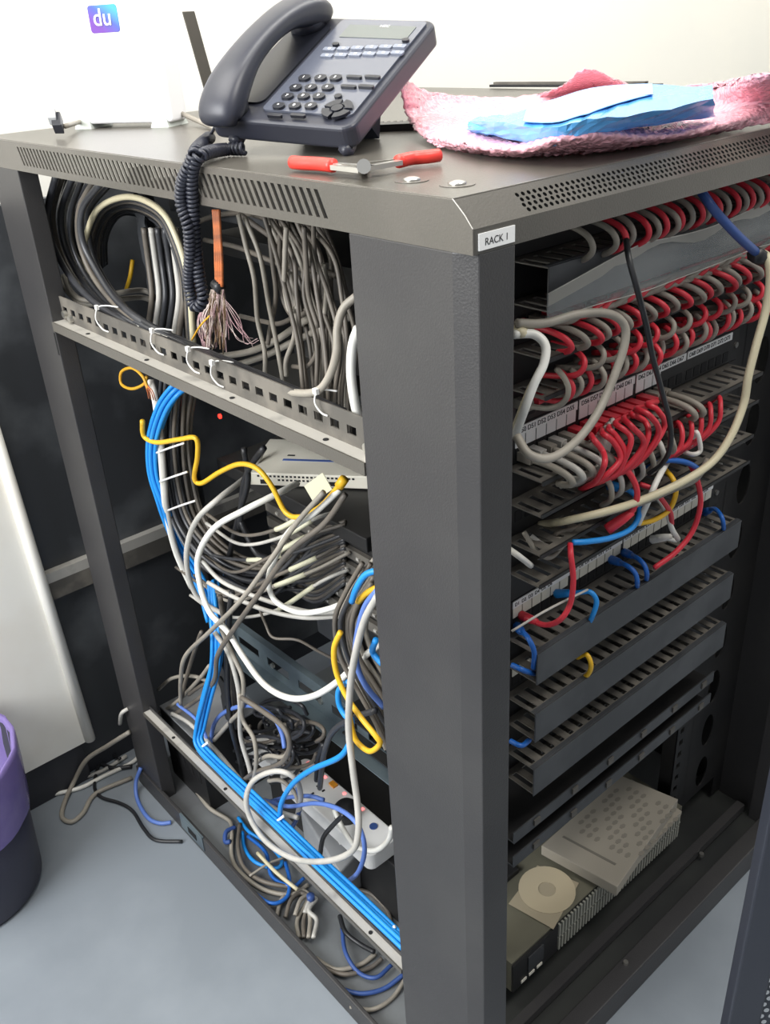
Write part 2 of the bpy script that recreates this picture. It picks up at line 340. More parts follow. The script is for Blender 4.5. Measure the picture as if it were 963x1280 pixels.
# 19 inch mounting rails
def rail_post(x0, x1, y, z0=.05, z1=1.225, hz=1):
    mb = MB(); n = 44; h = (z1 - z0) / n
    for i in range(n):
        mb.cell((x0, y, z0 + i * h), (x1 - x0, 0, 0), (0, 0, h), lambda t: (.5 + .2 * (1 if math.cos(t) > 0 else -1), .5 + .2 * (1 if math.sin(t) > 0 else -1)), 4, (0, .002, 0))
    mb.box((x0 if hz > 0 else x1 - .002, y + .002, z0), (x0 + .002 if hz > 0 else x1, y + .04, z1))
    mb.build('mounting_rail', M['dark'], rk)
rail_post(.145, .172, .120); rail_post(.605, .632, .120, hz=-1)
mb = MB(); n = 16
for i in range(n):
    h = 1.17 / n; mb.cell((.13, .78, .05 + i * h), (0, .035, 0), (0, 0, h), lambda t: (.5 + .22 * math.cos(t), .5 + .1 * math.sin(t)), 12, (.002, 0, 0))
mb.box((.132, .813, .05), (.165, .815, 1.22)); mb.build('mounting_rail', M['lip'], rk)
mb = MB(); mb.box((.61, .78, .05), (.64, .815, 1.22)); mb.build('mounting_rail', M['dark'], rk)
# vertical cable channel on the right with oval windows
vc = MB(); n = 11; h = .098; z0 = .1
for i in range(n):
    vc.cell((.655, .121, z0 + i * h), (.105, 0, 0), (0, 0, h), lambda t: (.5 + .17 * math.cos(t), .5 + .36 * math.sin(t)), 16, (0, .002, 0))
vc.box((.632, .1215, .05), (.655, .1235, 1.22)); vc.box((.76, .1215, .05), (.816, .1235, 1.22))
vc.build('cable_channel', M['dark'], rk)
for i in range(8):
    a = .675 + .009 * i
    cable('network_cable', [(a, .15 + .006 * (i % 3), .12), (a + .004 * math.sin(i), .146, .4), (a - .005, .15, .7), (a + .004, .146, .95), (a, .15, 1.2)], .0042, 'grey' if i % 2 else 'lgrey',
          '%s pale grey cable from the left inside the right hand channel' % ordn(i), group='cables inside the right hand channel')
# ================================================================== 19 INCH GEAR (front)
def zk(k): return .690 + .04445 * k
XL, XR, YF, YB = .169, .607, .068, .117
def slat_plate(z, m, nm, par, dz=.0016):
    mb = MB(); mb.box((XL, YF, z - dz), (XR, YF + .008, z)); mb.box((XL, YB - .009, z - dz), (XR, YB, z))
    n = 23; p = (XR - XL) / n
    for i in range(n + 1):
        a = XL + i * p; a0, a1 = max(XL, a - p * .29), min(XR, a + p * .29); mb.box((a0, YF + .008, z - dz), (a1, YB - .009, z))
    return mb.build(nm, m, par)
def manager(k, cover, label):
    z = zk(k); e = empty('cable_manager', ((XL + XR) / 2, YB, z), label, 'cable manager', 'horizontal cable managers')
    slat_plate(z + .0440, M['dust'], 'slotted_top', e); slat_plate(z + .003, M['dust'], 'slotted_bottom', e)
    MB().box((.150, YB, z), (.628, YB + .002, z + .044)).build('back_plate', M['dark'], e)
    for s in (.153, .625):
        MB().cyl((s + (.008 if s < .4 else -.008), YB - .003, z + .022), (s + (.008 if s < .4 else -.008), YB, z + .022), .004, 10).build('screw', M['steel'], e)
    if cover:
        mb = MB(); mb.box((XL - .001, YF - .0022, z + .0), (XR + .001, YF - .0003, z + .0445)); mb.box((XL - .001, YF - .0003, z + .0442), (XR + .001, YF + .006, z + .0452))
        bevel(mb.build('front_cover', M['lip'], e), .0006)
    else:
        mb = MB(); mb.box((XL, YF - .002, z + .0395), (XR, YF, z + .0445)); mb.box((XL, YF - .002, z + .001), (XR, YF, z + .0055)); mb.build('front_lip', M['dark'], e)
    return e
manager(10, True, 'top cable manager just under the roof, clear film taped on its cover')
manager(8, False, 'open cable manager crowded by red and grey loops')
manager(5, False, 'open slotted cable manager under the D50 labelled panel')
manager(3, False, 'open slotted manager with a red plug and strap lying across it')
manager(0, True, 'dusty covered manager under the white numbered patch panel')
manager(-2, True, 'covered manager with a short yellow cord, second lowest')
manager(-4, True, 'lowest covered slotted cable manager')
def chassis(k0, k1, depth, nm, label, cat, face='dark', x0=.172, x1=.604):
    z0, z1 = zk(k0) + .0006, zk(k1 + 1) - .0006
    e = empty(nm, ((XL + XR) / 2, YB, z0), label, cat)
    MB().box((x0, YB + .003, z0), (x1, depth, z1)).build('chassis', M['dark'], e)
    MB().box((.150, YB, z0), (.628, YB + .0028, z1)).build('front_plate', M[face], e)
    for s in (.158, .62): MB().cyl((s, YB - .003, (z0 + z1) / 2), (s, YB, (z0 + z1) / 2), .004, 10).build('screw', M['steel'], e)
    return e, z0, z1
def ports(e, z, groups=4, each=6, x0=.181, pitch=.0172, gap=.0045, label=None, window='label', wz=.016):
    xs = []; x = x0
    for g in range(groups):
        for i in range(each):
            if label and not (window == 'label' and len(xs) > 14): MB().box((x + .0006, YB - .0009, z + .0005), (x + pitch - .0012, YB, z + wz)).build('port_tag', M[window], e)
            MB().box((x + .002, YB - .0006, z - .014), (x + pitch - .003, YB, z - .001)).build('port', M['hole'], e)
            xs.append(x + pitch / 2); x += pitch
        x += gap
    return xs
# P1 (k=6)
e1, a0, a1 = chassis(6, 6, .24, 'patch_bay', 'black patch panel with long white strip of D50 labels', 'patch panel')
xs1 = ports(e1, a0 + .0175, label=1, wz=.0145)
for i in range(len(xs1) // 6):
    q0 = xs1[i * 6] - .0085; st = MB().box((q0, YB - .0012, a1 - .0115), (q0 + .1042, YB - .0001, a1 - .0015)).build('label_strip', M['label'], e1)
    text('lettering', ' '.join('D%d' % (50 + d) for d in range(i * 6, i * 6 + 6)), M['ink'], st, (q0 + .003, YB - .0013, a1 - .009), (1, 0, 0), (0, 0, 1), .0056, .0002)
# P2 (k=1)
e2, b0, b1 = chassis(1, 1, .24, 'patch_bay', 'black patch panel with square white port tags and blue plugs', 'patch panel')
xs2 = ports(e2, b0 + .0185, label=1, window='ivory', wz=.0145)
for i in range(4):
    q0 = xs2[i * 6] - .0085; st = MB().box((q0, YB - .0012, b1 - .0105), (q0 + .1042, YB - .0001, b1 - .001)).build('label_strip', M['label'], e2)
    text('lettering', '  '.join('D%d' % d for d in range(i * 6 + 1, i * 6 + 7)), M['ink'], st, (q0 + .003, YB - .0013, b1 - .008), (1, 0, 0), (0, 0, 1), .0046, .0002)
e7, c0, c1 = chassis(7, 7, .5, 'network_switch', 'black switch hidden behind the lower row of red and grey loops', 'switch'); xs7 = ports(e7, c0 + .02)
e9, d0, d1 = chassis(9, 9, .5, 'network_switch', 'black switch feeding the herringbone of red and grey cords', 'switch'); xs9 = ports(e9, d0 + .03)
e11, f0, f1 = chassis(11, 11, .55, 'network_switch', 'topmost black switch right under the cabinet roof', 'switch'); xs11 = ports(e11, f0 + .03)
e4, g0, g1 = chassis(4, 4, .24, 'patch_bay', 'dark panel between two open managers with red cords at its right', 'patch panel'); xs4 = ports(e4, g0 + .03)
e22, _, _ = chassis(2, 2, .24, 'blanking_plate', 'plain black blanking plate above the white numbered patch panel', 'panel')
em1, h0, h1 = chassis(-1, -1, .24, 'patch_bay', 'black patch panel partly hidden under the dusty covered manager', 'patch panel'); ports(em1, h0 + .02, label=1, window='ivory', wz=.012)
chassis(-3, -3, .24, 'blanking_plate', 'plain black blanking plate between the two lowest managers', 'panel')
# lower steel rails / shelves
def shelf(k, label):
    z = zk(k); e = empty('equipment_shelf', (.388, .14, z), label, 'shelf', 'shelves under the cable managers')
    MB().box((.152, .085, z + .002), (.626, .45, z + .005)).build('plate', M['dark'], e)
    MB().box((.152, .083, z + .002), (.626, .0849, z + .022)).build('front_edge', M['lip'], e)
    for i in range(6): MB().box((.19 + .08 * i, .0805, z + .008), (.202 + .08 * i, .0828, z + .018)).build('clip', M['dust'], e)
shelf(-6, 'dark equipment shelf directly below the lowest cable manager'); shelf(-7, 'dark equipment shelf above the books, lower of the two')
# ------------------------------------------------------------------ patch cords
def loop(x, zp, zs, out, dx, m, label, group, r=.0031, y1=None):
    y1 = .098 - out * .78; r *= .92
    e = empty('patch_cable', (x, .1, zp), label, 'cable', group)
    pts = [(x, .1, zp)]
    for q in range(1, 7):
        th = math.radians(26 * q); pts.append((x + dx * q / 6, .098 - out * min(1, math.sin(th) * 1.05) * (1 if q < 6 else 1.2), zp + (zs - zp) * (1 - math.cos(th)) * .62))
    cable('cord', pts, r, m, parent=e, k=4, sides=8)
    MB().obox((x - .005, .098, zp - .005), (.010, 0, 0), (0, .019, 0), (0, 0, .010)).build('plug', M[m], e)
    return e
cnt = {}
def nxt(key): cnt[key] = cnt.get(key, -1) + 1; return ordn(min(cnt[key], 23))
seq = ['grey'] + ['grey', 'red'] * 11
rnd = random.uniform
for i, c in enumerate(seq):
    x = .213 if i == 0 else .246 + (i - 1) * .0166
    if x > .615: break
    loop(x, 1.209 + rnd(-.002, .002), 1.178, 0.046 + rnd(-.004, .004), .004 + rnd(-.003, .003), c, '%s %s patch cord from the left in the row under the roof' % (nxt('A' + c), c), 'patch cords under the roof', .0034)
for i in range(24):
    c = ['red', 'grey'][i % 2]; x = .186 + i * .0190
    if x > .604: break
    sw = .012 + .05 * max(0, (x - .28) / .3) + rnd(-.003, .003)
    loop(x, 1.112 + .012 * max(0, (x - .3) / .3), 1.091, .044 + rnd(-.004, .004), sw, c, '%s %s patch cord from the left curving down below the clear film' % (nxt('B' + c), c), 'patch cords below the clear film', .0036)
for i in range(17):
    c = ['grey', 'red', 'red'][i % 3]; x = .20 + i * .0225; zc = 1.112 + .003 * (i % 4)
    cable('patch_cable', [(x, .096, 1.115), (x + .01, .072, 1.117), (x + .035, .070 + .002 * (i % 3), 1.124), (x + .07, .072 + .003 * (i % 3), zc + .006), (max(x + .11, .60), .074 + .004 * (i % 3), zc), (max(x + .15, .68), .095, zc - .003), (.74, .11, zc - .012)], .0032, c,
          '%s %s cord from the left running right under the clear film' % (nxt('D' + c), c), group='cords running right under the clear film')
for i in range(24):
    c = ['grey', 'red'][i % 2]; x = .184 + i * .0176
    if x > .602: break
    loop(x, 1.030 + rnd(-.002, .002), 1.060 + rnd(-.004, .004), .037 + rnd(-.005, .005), .010 + rnd(-.006, .006), c, '%s %s cord from the left looping above the D50 label strip' % (nxt('C' + c), c), 'patch cords above the D50 strip', .0034)
for i in range(13):   # cords lying across the open manager
    c = ['red', 'grey', 'grey', 'red'][i % 4]; x = .20 + i * .031
    cable('patch_cable', [(x, .105, 1.056), (x + .008, .062, 1.064), (x + .016, .057, 1.077), (x + .02, .075, 1.085), (x + .015, .1, 1.088)], .0031, c,
          '%s %s cord from the left inside the open upper manager' % (nxt('E' + c), c), group='cords inside the open upper manager')
for i in range(5):
    loop(xs1[i], .9655, .944, .046, .014, 'lgrey' if i % 2 else 'grey', '%s thick grey patch cord from the left under the D50 labels' % ordn(i), 'grey patch cords under the D50 labels', .0042)
for i in range(6):
    t = i / 5
    cable('patch_cable', path('y', (738 + 26 * t, 556 - 30 * t, .09), (748 + 18 * t, 548 - 18 * t, .07), (752 + 4 * t, 575, .06), (735 + 5 * t, 595, .065), (700 + 20 * t, 608 - 2 * t, .08)), .0032, 'lgrey', '%s light grey cord from the left tucked behind the red fan' % ordn(i), group='light grey cords behind the red fan')
for i in range(8):
    t = i / 7; e = empty('patch_cable', (xs1[5 + i], .1, .965), '%s red cord from the left in the large red fan below D50' % ordn(i), 'cable', 'red fan of patch cords')
    p0 = V((xs1[5 + i], .115, .966))
    cable('cord', [p0, p0 + V((.006, -.02, .0))] + path('y', (742 + 66 * t + rnd(-3, 3), 548 - 43 * t, .06), (755 + 67 * t + rnd(-5, 5), 562 - 48 * t + rnd(-3, 3), .045 + rnd(-.006, .006)), (760 + 70 * t + rnd(-6, 6), 580 - 46 * t, .04 + rnd(-.006, .006)), (752 + 58 * t + rnd(-6, 4), 598 - 26 * t, .045), (738 + 34 * t, 606 - 12 * t, .06), (722 + 22 * t, 614 - 10 * t, .085)), .0033, 'red', parent=e)
    MB().obox(p0 + V((-.006, -.022, -.006)), (.012, 0, 0), (0, .024, 0), (0, 0, .012)).build('plug', M['red'], e)
for i in range(2):
    loop(xs1[13 + i], .967, .945, .044, .012, 'grey', 'thick grey patch cord just right of the red fan, %s of two' % ordn(i), 'grey cords right of the red fan', .0045)
for i in range(5):
    cable('patch_cable', path('y', (832 + 13 * i, 543 - 9 * i, .105), (846 + 13 * i, 528 - 8 * i, .07), (853 + 12 * i, 540 - 8 * i, .055), (850 + 12 * i, 560 - 8 * i, .052), (835 + 11 * i, 572 - 6 * i, .06), (818 + 8 * i, 586 - 5 * i, .08)), .0032, 'red',
          '%s red loop from the left in the small red group at right' % ordn(i), group='small red loops at the right')
for i in range(7):
    cable('patch_cable', path('y', (738 + 15 * i, 606 - 10 * i, .105), (752 + 14 * i, 596 - 9 * i, .065), (763 + 13 * i, 606 - 9 * i, .052), (764 + 13 * i, 624 - 10 * i, .055), (752 + 12 * i, 632 - 9 * i, .07)), .0033, 'lgrey' if i % 2 else 'grey',
          '%s grey loop from the left hanging under the red fan' % ordn(i), group='grey loops under the red fan')
# plugs with cords, front lower panels
def plugcord(pts, m, r, label, group=None, ends=(0,), size=.006, ln=.022):
    e = empty('patch_cable', pts[0], label, 'cable', group); cable('cord', pts, r, m, parent=e)
    for q in ends:
        a = V(pts[q]); b_ = V(pts[1 if q == 0 else -2]); d = (b_ - a).normalized()
        MB().tube([a - d * .003, a, a + d * ln * .6, a + d * ln], size, 8, [size, size, size * .9, size * .6]).build('plug', M[m], e, True)
    return e
plugcord([(xs2[0] - .004, .113, .742)] + path('y', (660, 797, .08), (668, 815, .07), (667, 835, .075)), 'azure', .0032, 'blue patch cord in the leftmost port of the white tagged panel')
plugcord(path('y', (698, 742, .112), (722, 741, .085), (738, 740, .07), (746, 752, .062), (740, 772, .065), (730, 790, .085)), 'blue', .0032, 'blue patch cord curving down beside the red one on the white tagged panel')
plugcord(path('y', (766, 700, .112), (782, 706, .085), (794, 716, .07), (797, 730, .066), (794, 742, .085)), 'azure', .0032, 'blue patch cord at panel middle, left one of two adjacent blue plugs')
plugcord(path('y', (782, 691, .112), (796, 697, .085), (806, 707, .07), (809, 720, .066), (806, 733, .085)), 'azure', .0032, 'blue patch cord at panel middle, right one of two adjacent blue plugs')
plugcord(path('y', (881, 640, .112), (893, 636, .09), (902, 645, .07), (905, 658, .066), (903, 668, .085)), 'azure', .0032, 'blue patch cord at the far right end of the white tagged panel')
plugcord(path('y', (764, 607, .08), (785, 612, .07), (796, 622, .06), (800, 640, .052), (790, 660, .05), (765, 672, .05), (735, 677, .052), (716, 678, .06)), 'blue', .0034, 'bright blue cord curving left over the slotted manager', ends=(0,))
plugcord(path('y', (654, 770, .112), (680, 781, .08), (700, 775, .05), (713, 755, .046), (717, 725, .045), (714, 695, .05), (713, 680, .06)), 'red', .0034, 'red cord dropping from the manager to the left port of the white tagged panel')
plugcord(path('y', (762, 660, .06), (788, 642, .045), (797, 618, .04), (790, 596, .045), (775, 580, .055), (760, 570, .07)), 'red', .0036, 'red cord with thick plug hanging in front of the middle manager', size=.007, ln=.032)
cable('patch_cable', path('y', (862, 578, .06), (872, 600, .045), (876, 630, .042), (866, 664, .045), (845, 690, .05), (818, 710, .06)), .0035, 'red', 'dark red cord sweeping from the red loops down to the dusty cover')
cable('patch_cable', path('y', (800, 605, .065), (818, 612, .05), (826, 622, .045), (838, 640, .045), (840, 655, .05)), .0032, 'red', 'short red cord crossing behind the yellow one')
cable('patch_cable', path('y', (830, 585, .07), (842, 600, .05), (845, 618, .045), (836, 638, .045), (818, 650, .048), (797, 655, .055)), .0032, 'yellow', 'yellow patch cord curved between blue and red cords at the front')
cable('patch_cable', path('y', (808, 585, .08), (832, 576, .06), (858, 578, .05), (874, 588, .055), (872, 600, .075)), .0034, 'azure', 'blue cord arching behind the long white cable')
cable('patch_cable', path('y', (722, 822, .085), (733, 818, .07), (739, 830, .062), (736, 842, .066), (724, 851, .08)), .0032, 'yellow', 'short yellow cord poking out above the second lowest cover')
plugcord(path('y', (818, 674, .09), (830, 672, .075), (845, 676, .085)), 'white', .003, 'white plug lying beside the dark red cord', ln=.03, size=.006)
cable('patch_cable', path('y', (822, 620, .07), (834, 640, .055), (840, 660, .05), (848, 674, .06)), .0034, 'white', 'short white cord standing in front of the right port tags')
cable('patch_cable', path('y', (836, 575, .07), (822, 600, .048), (810, 628, .045), (798, 655, .055)), .0038, 'white', 'white cord slanting down from the red loops to the labels')
cable('patch_cable', path('y', (864, 556, .06), (871, 540, .05), (876, 562, .045), (866, 568, .05), (850, 562, .07)), .003, 'white', 'white hooked cord inside the small red loops')
cable('cable_tie', path('y', (640, 789, .062), (685, 762, .05), (735, 737, .06)), .0014, 'lgrey', 'thin white strand lying across the numbered port tags', 'cable tie')
cable('patch_cable', path('y', (640, 831, .09), (655, 838, .075), (668, 842, .08)), .0033, 'azure', 'blue cord inside the left end of the dusty covered manager')
cable('patch_cable', path('y', (638, 926, .09), (652, 932, .075), (662, 925, .08)), .0033, 'azure', 'blue cord inside the left end of the second lowest manager')
cable('patch_cable', path('y', (636, 686, .085), (650, 696, .07), (664, 707, .08)), .0034, 'white', 'white cord at the left end of the middle manager')
for i in range(4):
    cable('patch_cable', path('y', (655 + 9 * i, 665 + 5 * i, .1), (672 + 9 * i, 690 - 8 * i, .085), (690 + 10 * i, 696 - 12 * i, .08), (712 + 12 * i, 672 - 9 * i, .09)), .003, ['grey', 'lgrey', 'grey', 'dgrey'][i], '%s dull cord from the left resting in the middle open manager' % ordn(i), group='dull cords in the middle open manager')
# loose cables over the front
cable('network_cable', path('y', (646, 404, .05), (682, 404, .04), (722, 393, .03), (760, 392, .02), (780, 405, .015), (781, 430, .012), (768, 470, .01), (748, 515, .005), (722, 550, 0), (690, 572, 0), (662, 568, .012), (646, 545, .03)), .0042, 'grey', 'thick grey cable hanging in a big loop before the D50 labels')
cable('network_cable', path('y', (642, 418, .05), (668, 418, .04), (682, 432, .03), (680, 455, .025), (668, 480, .025), (655, 515, .03), (644, 545, .05)), .0042, 'white', 'white cable curling down from the tie beside the corner post')
cable('network_cable', path('y', (676, 462, .045), (662, 490, .04), (650, 520, .045), (640, 545, .06)), .0038, 'cream', 'yellowish cable next to the corner post above the D50 labels')
MB().tube(path('y', (641, 412, .055), (652, 416, .045), (664, 416, .05)), .005, 8).build('cable_tie', M['cream'], None, True, 'pale bundled tie knot at the corner post beside the loops', 'cable tie')
cable('network_cable', path('y', (783, 300, .035), (787, 325, .02), (797, 362, .01), (808, 405, .01), (816, 445, .01), (828, 490, .012), (838, 530, .015), (838, 560, .02), (828, 580, .03), (812, 592, .05)), .003, 'blk', 'thin black cable hanging straight down over the red loops')
bc = empty('patch_cable', Y(877, 240, .05), 'blue cable crossing the clear film with a black end', 'cable')
cable('cord', path('y', (876, 238, .05), (893, 262, .03), (920, 292, .02), (944, 314, .02), (955, 322, .03)), .0048, 'navy', parent=bc)
MB().tube(path('y', (944, 318, .02), (958, 325, .025)), .009, 8).build('plug', M['blk'], bc, True)
cable('network_cable', path('y', (951, 316, .03), (960, 322, .015), (963, 350, .01), (957, 390, .01), (946, 430, .01), (936, 470, .01), (930, 505, .01), (914, 545, .01), (890, 578, .015), (850, 604, .025), (800, 626, .04), (755, 640, .05), (712, 650, .075), (690, 654, .1), (675, 656, .115)), .0047, 'cream', 'long cream cable sweeping down the right side and left to the manager')
cable('network_cable', path('y', (886, 575, .03), (870, 598, .03), (840, 612, .035), (790, 632, .05), (740, 645, .07)), .0042, 'grey', 'grey cable running alongside the cream cable end')
# clear film taped on top manager cover
cf = MB(); n = 24; A = []; B = []
for i in range(n + 1):
    t = i / n; x = .157 + t * .47; zt_ = 1.158 + .018 * min(1, t * 3.2) + .003 * math.sin(t * 9); A.append((x, .058 - .002 * math.sin(t * 14), zt_)); B.append((x, .058 + .002 * math.sin(t * 17), 1.129 + .002 * math.sin(t * 11)))
cf.add(A + B, [(i, i + 1, n + 2 + i, n + 1 + i) for i in range(n)]); cfo = cf.build('plastic_film', M['clearfilm'], None, True, 'clear plastic film strip taped across the top manager cover', 'plastic film')
s_ = cfo.modifiers.new('solid', 'SOLIDIFY'); s_.thickness = .0004
# folded bright border of the film
MB().tube([V(p) + V((0, -.001, 0)) for p in A], .0006, 6).build('fold', M['lgrey'], cfo, True)
MB().tube([V(p) + V((0, -.001, 0)) for p in B], .0006, 6).build('fold', M['lgrey'], cfo, True)
MB().add([V(a) + V((0, -.0012, 0)) for a in A] + [V(a) + V((0, -.0012, -.012 + .008 * math.sin(i * .5) ** 2 * (i > 4))) for i, a in enumerate(A)], [(i, i + 1, n + 2 + i, n + 1 + i) for i in range(n)]).build('crease', film_mat('milky_film', (170, 168, 160), .35, .4), cfo, True)
# ================================================================== SERVER, BOOKS, DISC
sv = empty('rack_server', (.388, .095, .085), 'dusty olive topped server at the bottom of the rack', 'server')
MB().box((.168, .098, .085), (.61, .56, .15)).build('chassis', M['olive'], sv)
MB().box((.168, .094, .087), (.27, .0979, .147)).build('front_plate', M['dark'], sv)
gr = MB()
for i in range(44): gr.box((.272 + i * .0075, .0925, .119), (.2755 + i * .0075, .0979, .147)); gr.box((.272 + i * .0075, .0925, .089), (.2755 + i * .0075, .0979, .116))
gr.box((.27, .0945, .1165), (.605, .0979, .1185)); gr.build('grille', M['grille'], sv); MB().box((.27, .0965, .087), (.605, .0979, .147)).build('bezel', M['hole'], sv)
for i in range(3): MB().box((.185 + .018 * i, .0925, .093), (.197 + .018 * i, .0939, .098)).build('button', M['ivory'], sv)
MB().box((.2, .092, .105), (.235, .0939, .138)).build('drive_bay', M['lip'], sv)
def slab(name, c4, z0, h, m, label, cat):
    e = empty(name, sum((V(c) for c in c4), V()) / 4, label, cat); P = [V((c[0], c[1], z0)) for c in c4]
    return e, P, MB().prism(P, (0, 0, h)).build('cover', m, e)
c = [Z(677, 1058, .178), Z(772, 1110, .178), Z(848, 1000, .178), Z(776, 970, .178)]
c2 = [Z(700, 1050, .162), Z(778, 1098, .162), Z(853, 1012, .162), Z(790, 972, .162)]
slab('book', c2, .1505, .008, M['book'], 'thin grey booklet under the patterned one on the server', 'book')
eb, P, cvr = slab('book', c, .159, .021, M['book'], 'grey patterned book lying on the server in the rack', 'book'); bevel(cvr, .001)
pm = MB(); U_, V_ = (P[1] - P[0]), (P[3] - P[0]); o_ = P[0] + V((0, 0, .0212))
for i in range(9):
    for j in range(9):
        if (i * 7 + j * 3) % 4: 
            cc = o_ + U_ * (.12 + .1 * i) + V_ * (.3 + .075 * j); pm.prism([cc + U_ * .03 * math.cos(a) + V_ * .03 * math.sin(a) for a in [k * math.pi / 3 for k in range(6)]], (0, 0, .0003))
pm.build('printed_pattern', mat('faded_print', (128, 123, 113), .6), eb)
MB().obox(o_ + U_ * .1 + V_ * .16, U_ * .7, V_ * .02, (0, 0, .0004)).build('printed_line', mat('faded_line', (110, 106, 98), .6), eb)
ps = empty('disc_sleeve', Z(680, 1118, .151), 'square paper sleeve holding a pale disc on the server', 'disc')
cs = [Z(672, 1082, .1515), Z(724, 1104, .1515), Z(692, 1162, .1515), Z(636, 1130, .1515)]
MB().prism(cs, (0, 0, .0008)).build('sleeve', M['paper'], ps); cc = Z(684, 1112, .1524)
MB().ring([[cc + V((math.cos(a), math.sin(a), 0)) * q + V((0, 0, h)) for a in [2 * math.pi * k / 32 for k in range(32)]] for q, h in ((.045, 0), (.045, .0010), (.014, .0010), (.014, 0))], False).build('disc', M['disc'], ps)
# ================================================================== BACK / LEFT INTERIOR GEAR
def gear(nm, a, b_, m, label, cat):
    return bevel(MB().box(a, b_).build(nm, M[m], None, False, label, cat), .002)
mcx = gear('equipment_tray', (.16, .36, .752), (.6, .74, .775), 'dark', 'black equipment tray under the white network box', 'tray')
blk = empty('punch_down_block', (.2, .4, .6), 'black block where the labelled dark cables end', 'terminal block')
MB().box((.175, .345, .60), (.56, .63, .745)).build('body', M['dark'], blk)
for j in range(5):
    MB().box((.168, .35, .612 + j * .027), (.1749, .62, .628 + j * .027)).build('terminal_row', M['dust'], blk)
    for i in range(9): MB().box((.1655, .36 + i * .028, .617 + j * .027), (.1679, .366 + i * .028, .621 + j * .027)).build('contact', M['ledge'], blk)
gear('power_distribution_unit', (.2, .36, .5), (.58, .56, .55), 'lip', 'dark flat unit behind the galvanised rail', 'power unit')
gear('rack_device', (.2, .5, 1.10), (.6, .72, 1.13), 'dark', 'dark device edge behind the frayed copper wires', 'device')
gear('rack_device', (.18, .52, 1.155), (.6, .80, 1.18), 'lip', 'dark device behind the upper grey cables', 'device')
# white network box
wn = empty('network_box', Z(380, 600, .776), 'small ivory network box with vent slots on the tray', 'network box')
o_ = Z(309, 606, .777); ed = Z(470, 612, .777); u_ = (ed - o_).normalized(); n_ = V((-u_.y, u_.x, 0)); L_ = (ed - o_).length * 1.12
bevel(MB().obox(o_, u_ * L_, n_ * .125, (0, 0, .021)).build('case', M['ivory'], wn), .0015)
for j in range(2):
    for i in range(24): 
        if j == 1 and (i < 5 or i > 15): continue
        MB().obox(o_ + u_ * (.018 + i * .0064) + V((0, 0, .0145 - j * .006)) - n_ * .0004, u_ * .0036, n_ * .0006, (0, 0, .003)).build('vent_slot', M['hole'], wn)
for s0 in (.022, .127): MB().obox(o_ + u_ * s0 + V((0, 0, .003)) - n_ * .0005, u_ * .014, n_ * .0006, (0, 0, .007)).build('port', M['hole'], wn)
MB().obox(o_ + u_ * .045 + n_ * .045 + V((0, 0, .0211)), u_ * .1, n_ * .006, (0, 0, .0005)).build('blue_stripe', M['stripblue'], wn)
MB().obox(o_ + u_ * .048 + n_ * .062 + V((0, 0, .0211)), u_ * .012, n_ * .004, (0, 0, .0005)).build('logo_mark', M['ink'], wn)
MB().cyl(X(276, 520, .2) - V((.003, 0, 0)), X(276, 520, .2), .004, 12).build('indicator_lamp', M['led'], None, False, 'small red light glowing behind the mid brace', 'light')
gear('rack_device', (.2015, .60, .86), (.5, .76, .90), 'dark', 'dark device carrying the small red light', 'device')
# galvanised slotted rail
gv = empty('support_rail', X(380, 850, .17), 'galvanised slotted steel rail sloping behind the cables', 'rail')
ta, tb = X(286, 776, .17), X(484, 920, .17); tb2 = ta + (tb - ta) * 1.25
dwn = V((0, 0, -.058))
n = 6; seg = (tb2 - ta) / n; mb = MB()
mb.obox(ta, (tb2 - ta), (.012, 0, 0), (0, 0, .003))
mb.obox(ta, (tb2 - ta), (.002, 0, 0), dwn * .35); mb.obox(ta + dwn * .65, (tb2 - ta), (.002, 0, 0), dwn * .35)
for i in range(n): mb.obox(ta + seg * i + dwn * .35, seg * .3, (.002, 0, 0), dwn * .3)
mb.obox(ta + dwn, (tb2 - ta), (-.03, 0, 0), (0, 0, .002))
mb.build('web', M['galv'], gv)
for t in (.25, .5): MB().cyl(ta + (tb2 - ta) * t + dwn * .5 - V((.004, 0, 0)), ta + (tb2 - ta) * t + dwn * .5, .005, 10).build('bolt', M['steel'], gv)
# UPS like box, power strips, adapters
up = empty('battery_unit', (.12, .86, .04), 'black unit with pale grey top beside the blue bundle', 'battery unit')
MB().box((.055, .79, .0202), (.2, .94, .196)).build('case', M['dark'], up); MB().box((.055, .79, .1961), (.2, .94, .2)).build('lid', M['adapter'], up)
for i in range(4): MB().box((.0543, .81 + .03 * i, .08), (.0549, .822 + .03 * i, .15)).build('vent', M['hole'], up)
gear('equipment_case', (.155, .20, .0202), (.3, .72, .160), 'dark', 'black case the white power strip rests on', 'case')
st = empty('power_strip', (.15, .48, .165), 'white multi socket power strip with black plug and red lights', 'power strip')
def strip_box(y0, y1, nm, x0=.118, x1=.185, zb=.161, zt=.196):
    return bevel(rbox((x0, y0, zb), (x1 - x0, 0, 0), (0, y1 - y0, 0), (0, 0, zt - zb), .2).build(nm, M['label'], st), .003, 3)
strip_box(.36, .62, 'housing')
for k, y in enumerate((.585, .535, .43)):
    for dx, dy in ((-.012, .0), (.006, .008), (.006, -.008)):
        if k < 2: MB().obox((.145 + dx, y + dy, .1961), (.006, 0, 0), (0, .0035, 0), (0, 0, .0006)).build('socket_hole', M['hole'], st)
for y in (.60, .55, .495, .445): MB().obox((.174, y, .1961), (.005, 0, 0), (0, .005, 0), (0, 0, .0015)).build('indicator', M['led2'], st)
MB().obox((.170, .52, .1961), (.010, 0, 0), (0, .014, 0), (0, 0, .004)).build('rocker_switch', M['orange'], st)
MB().cyl((.165, .405, .1961), (.165, .405, .198), .007, 16).build('badge', M['navy'], st)
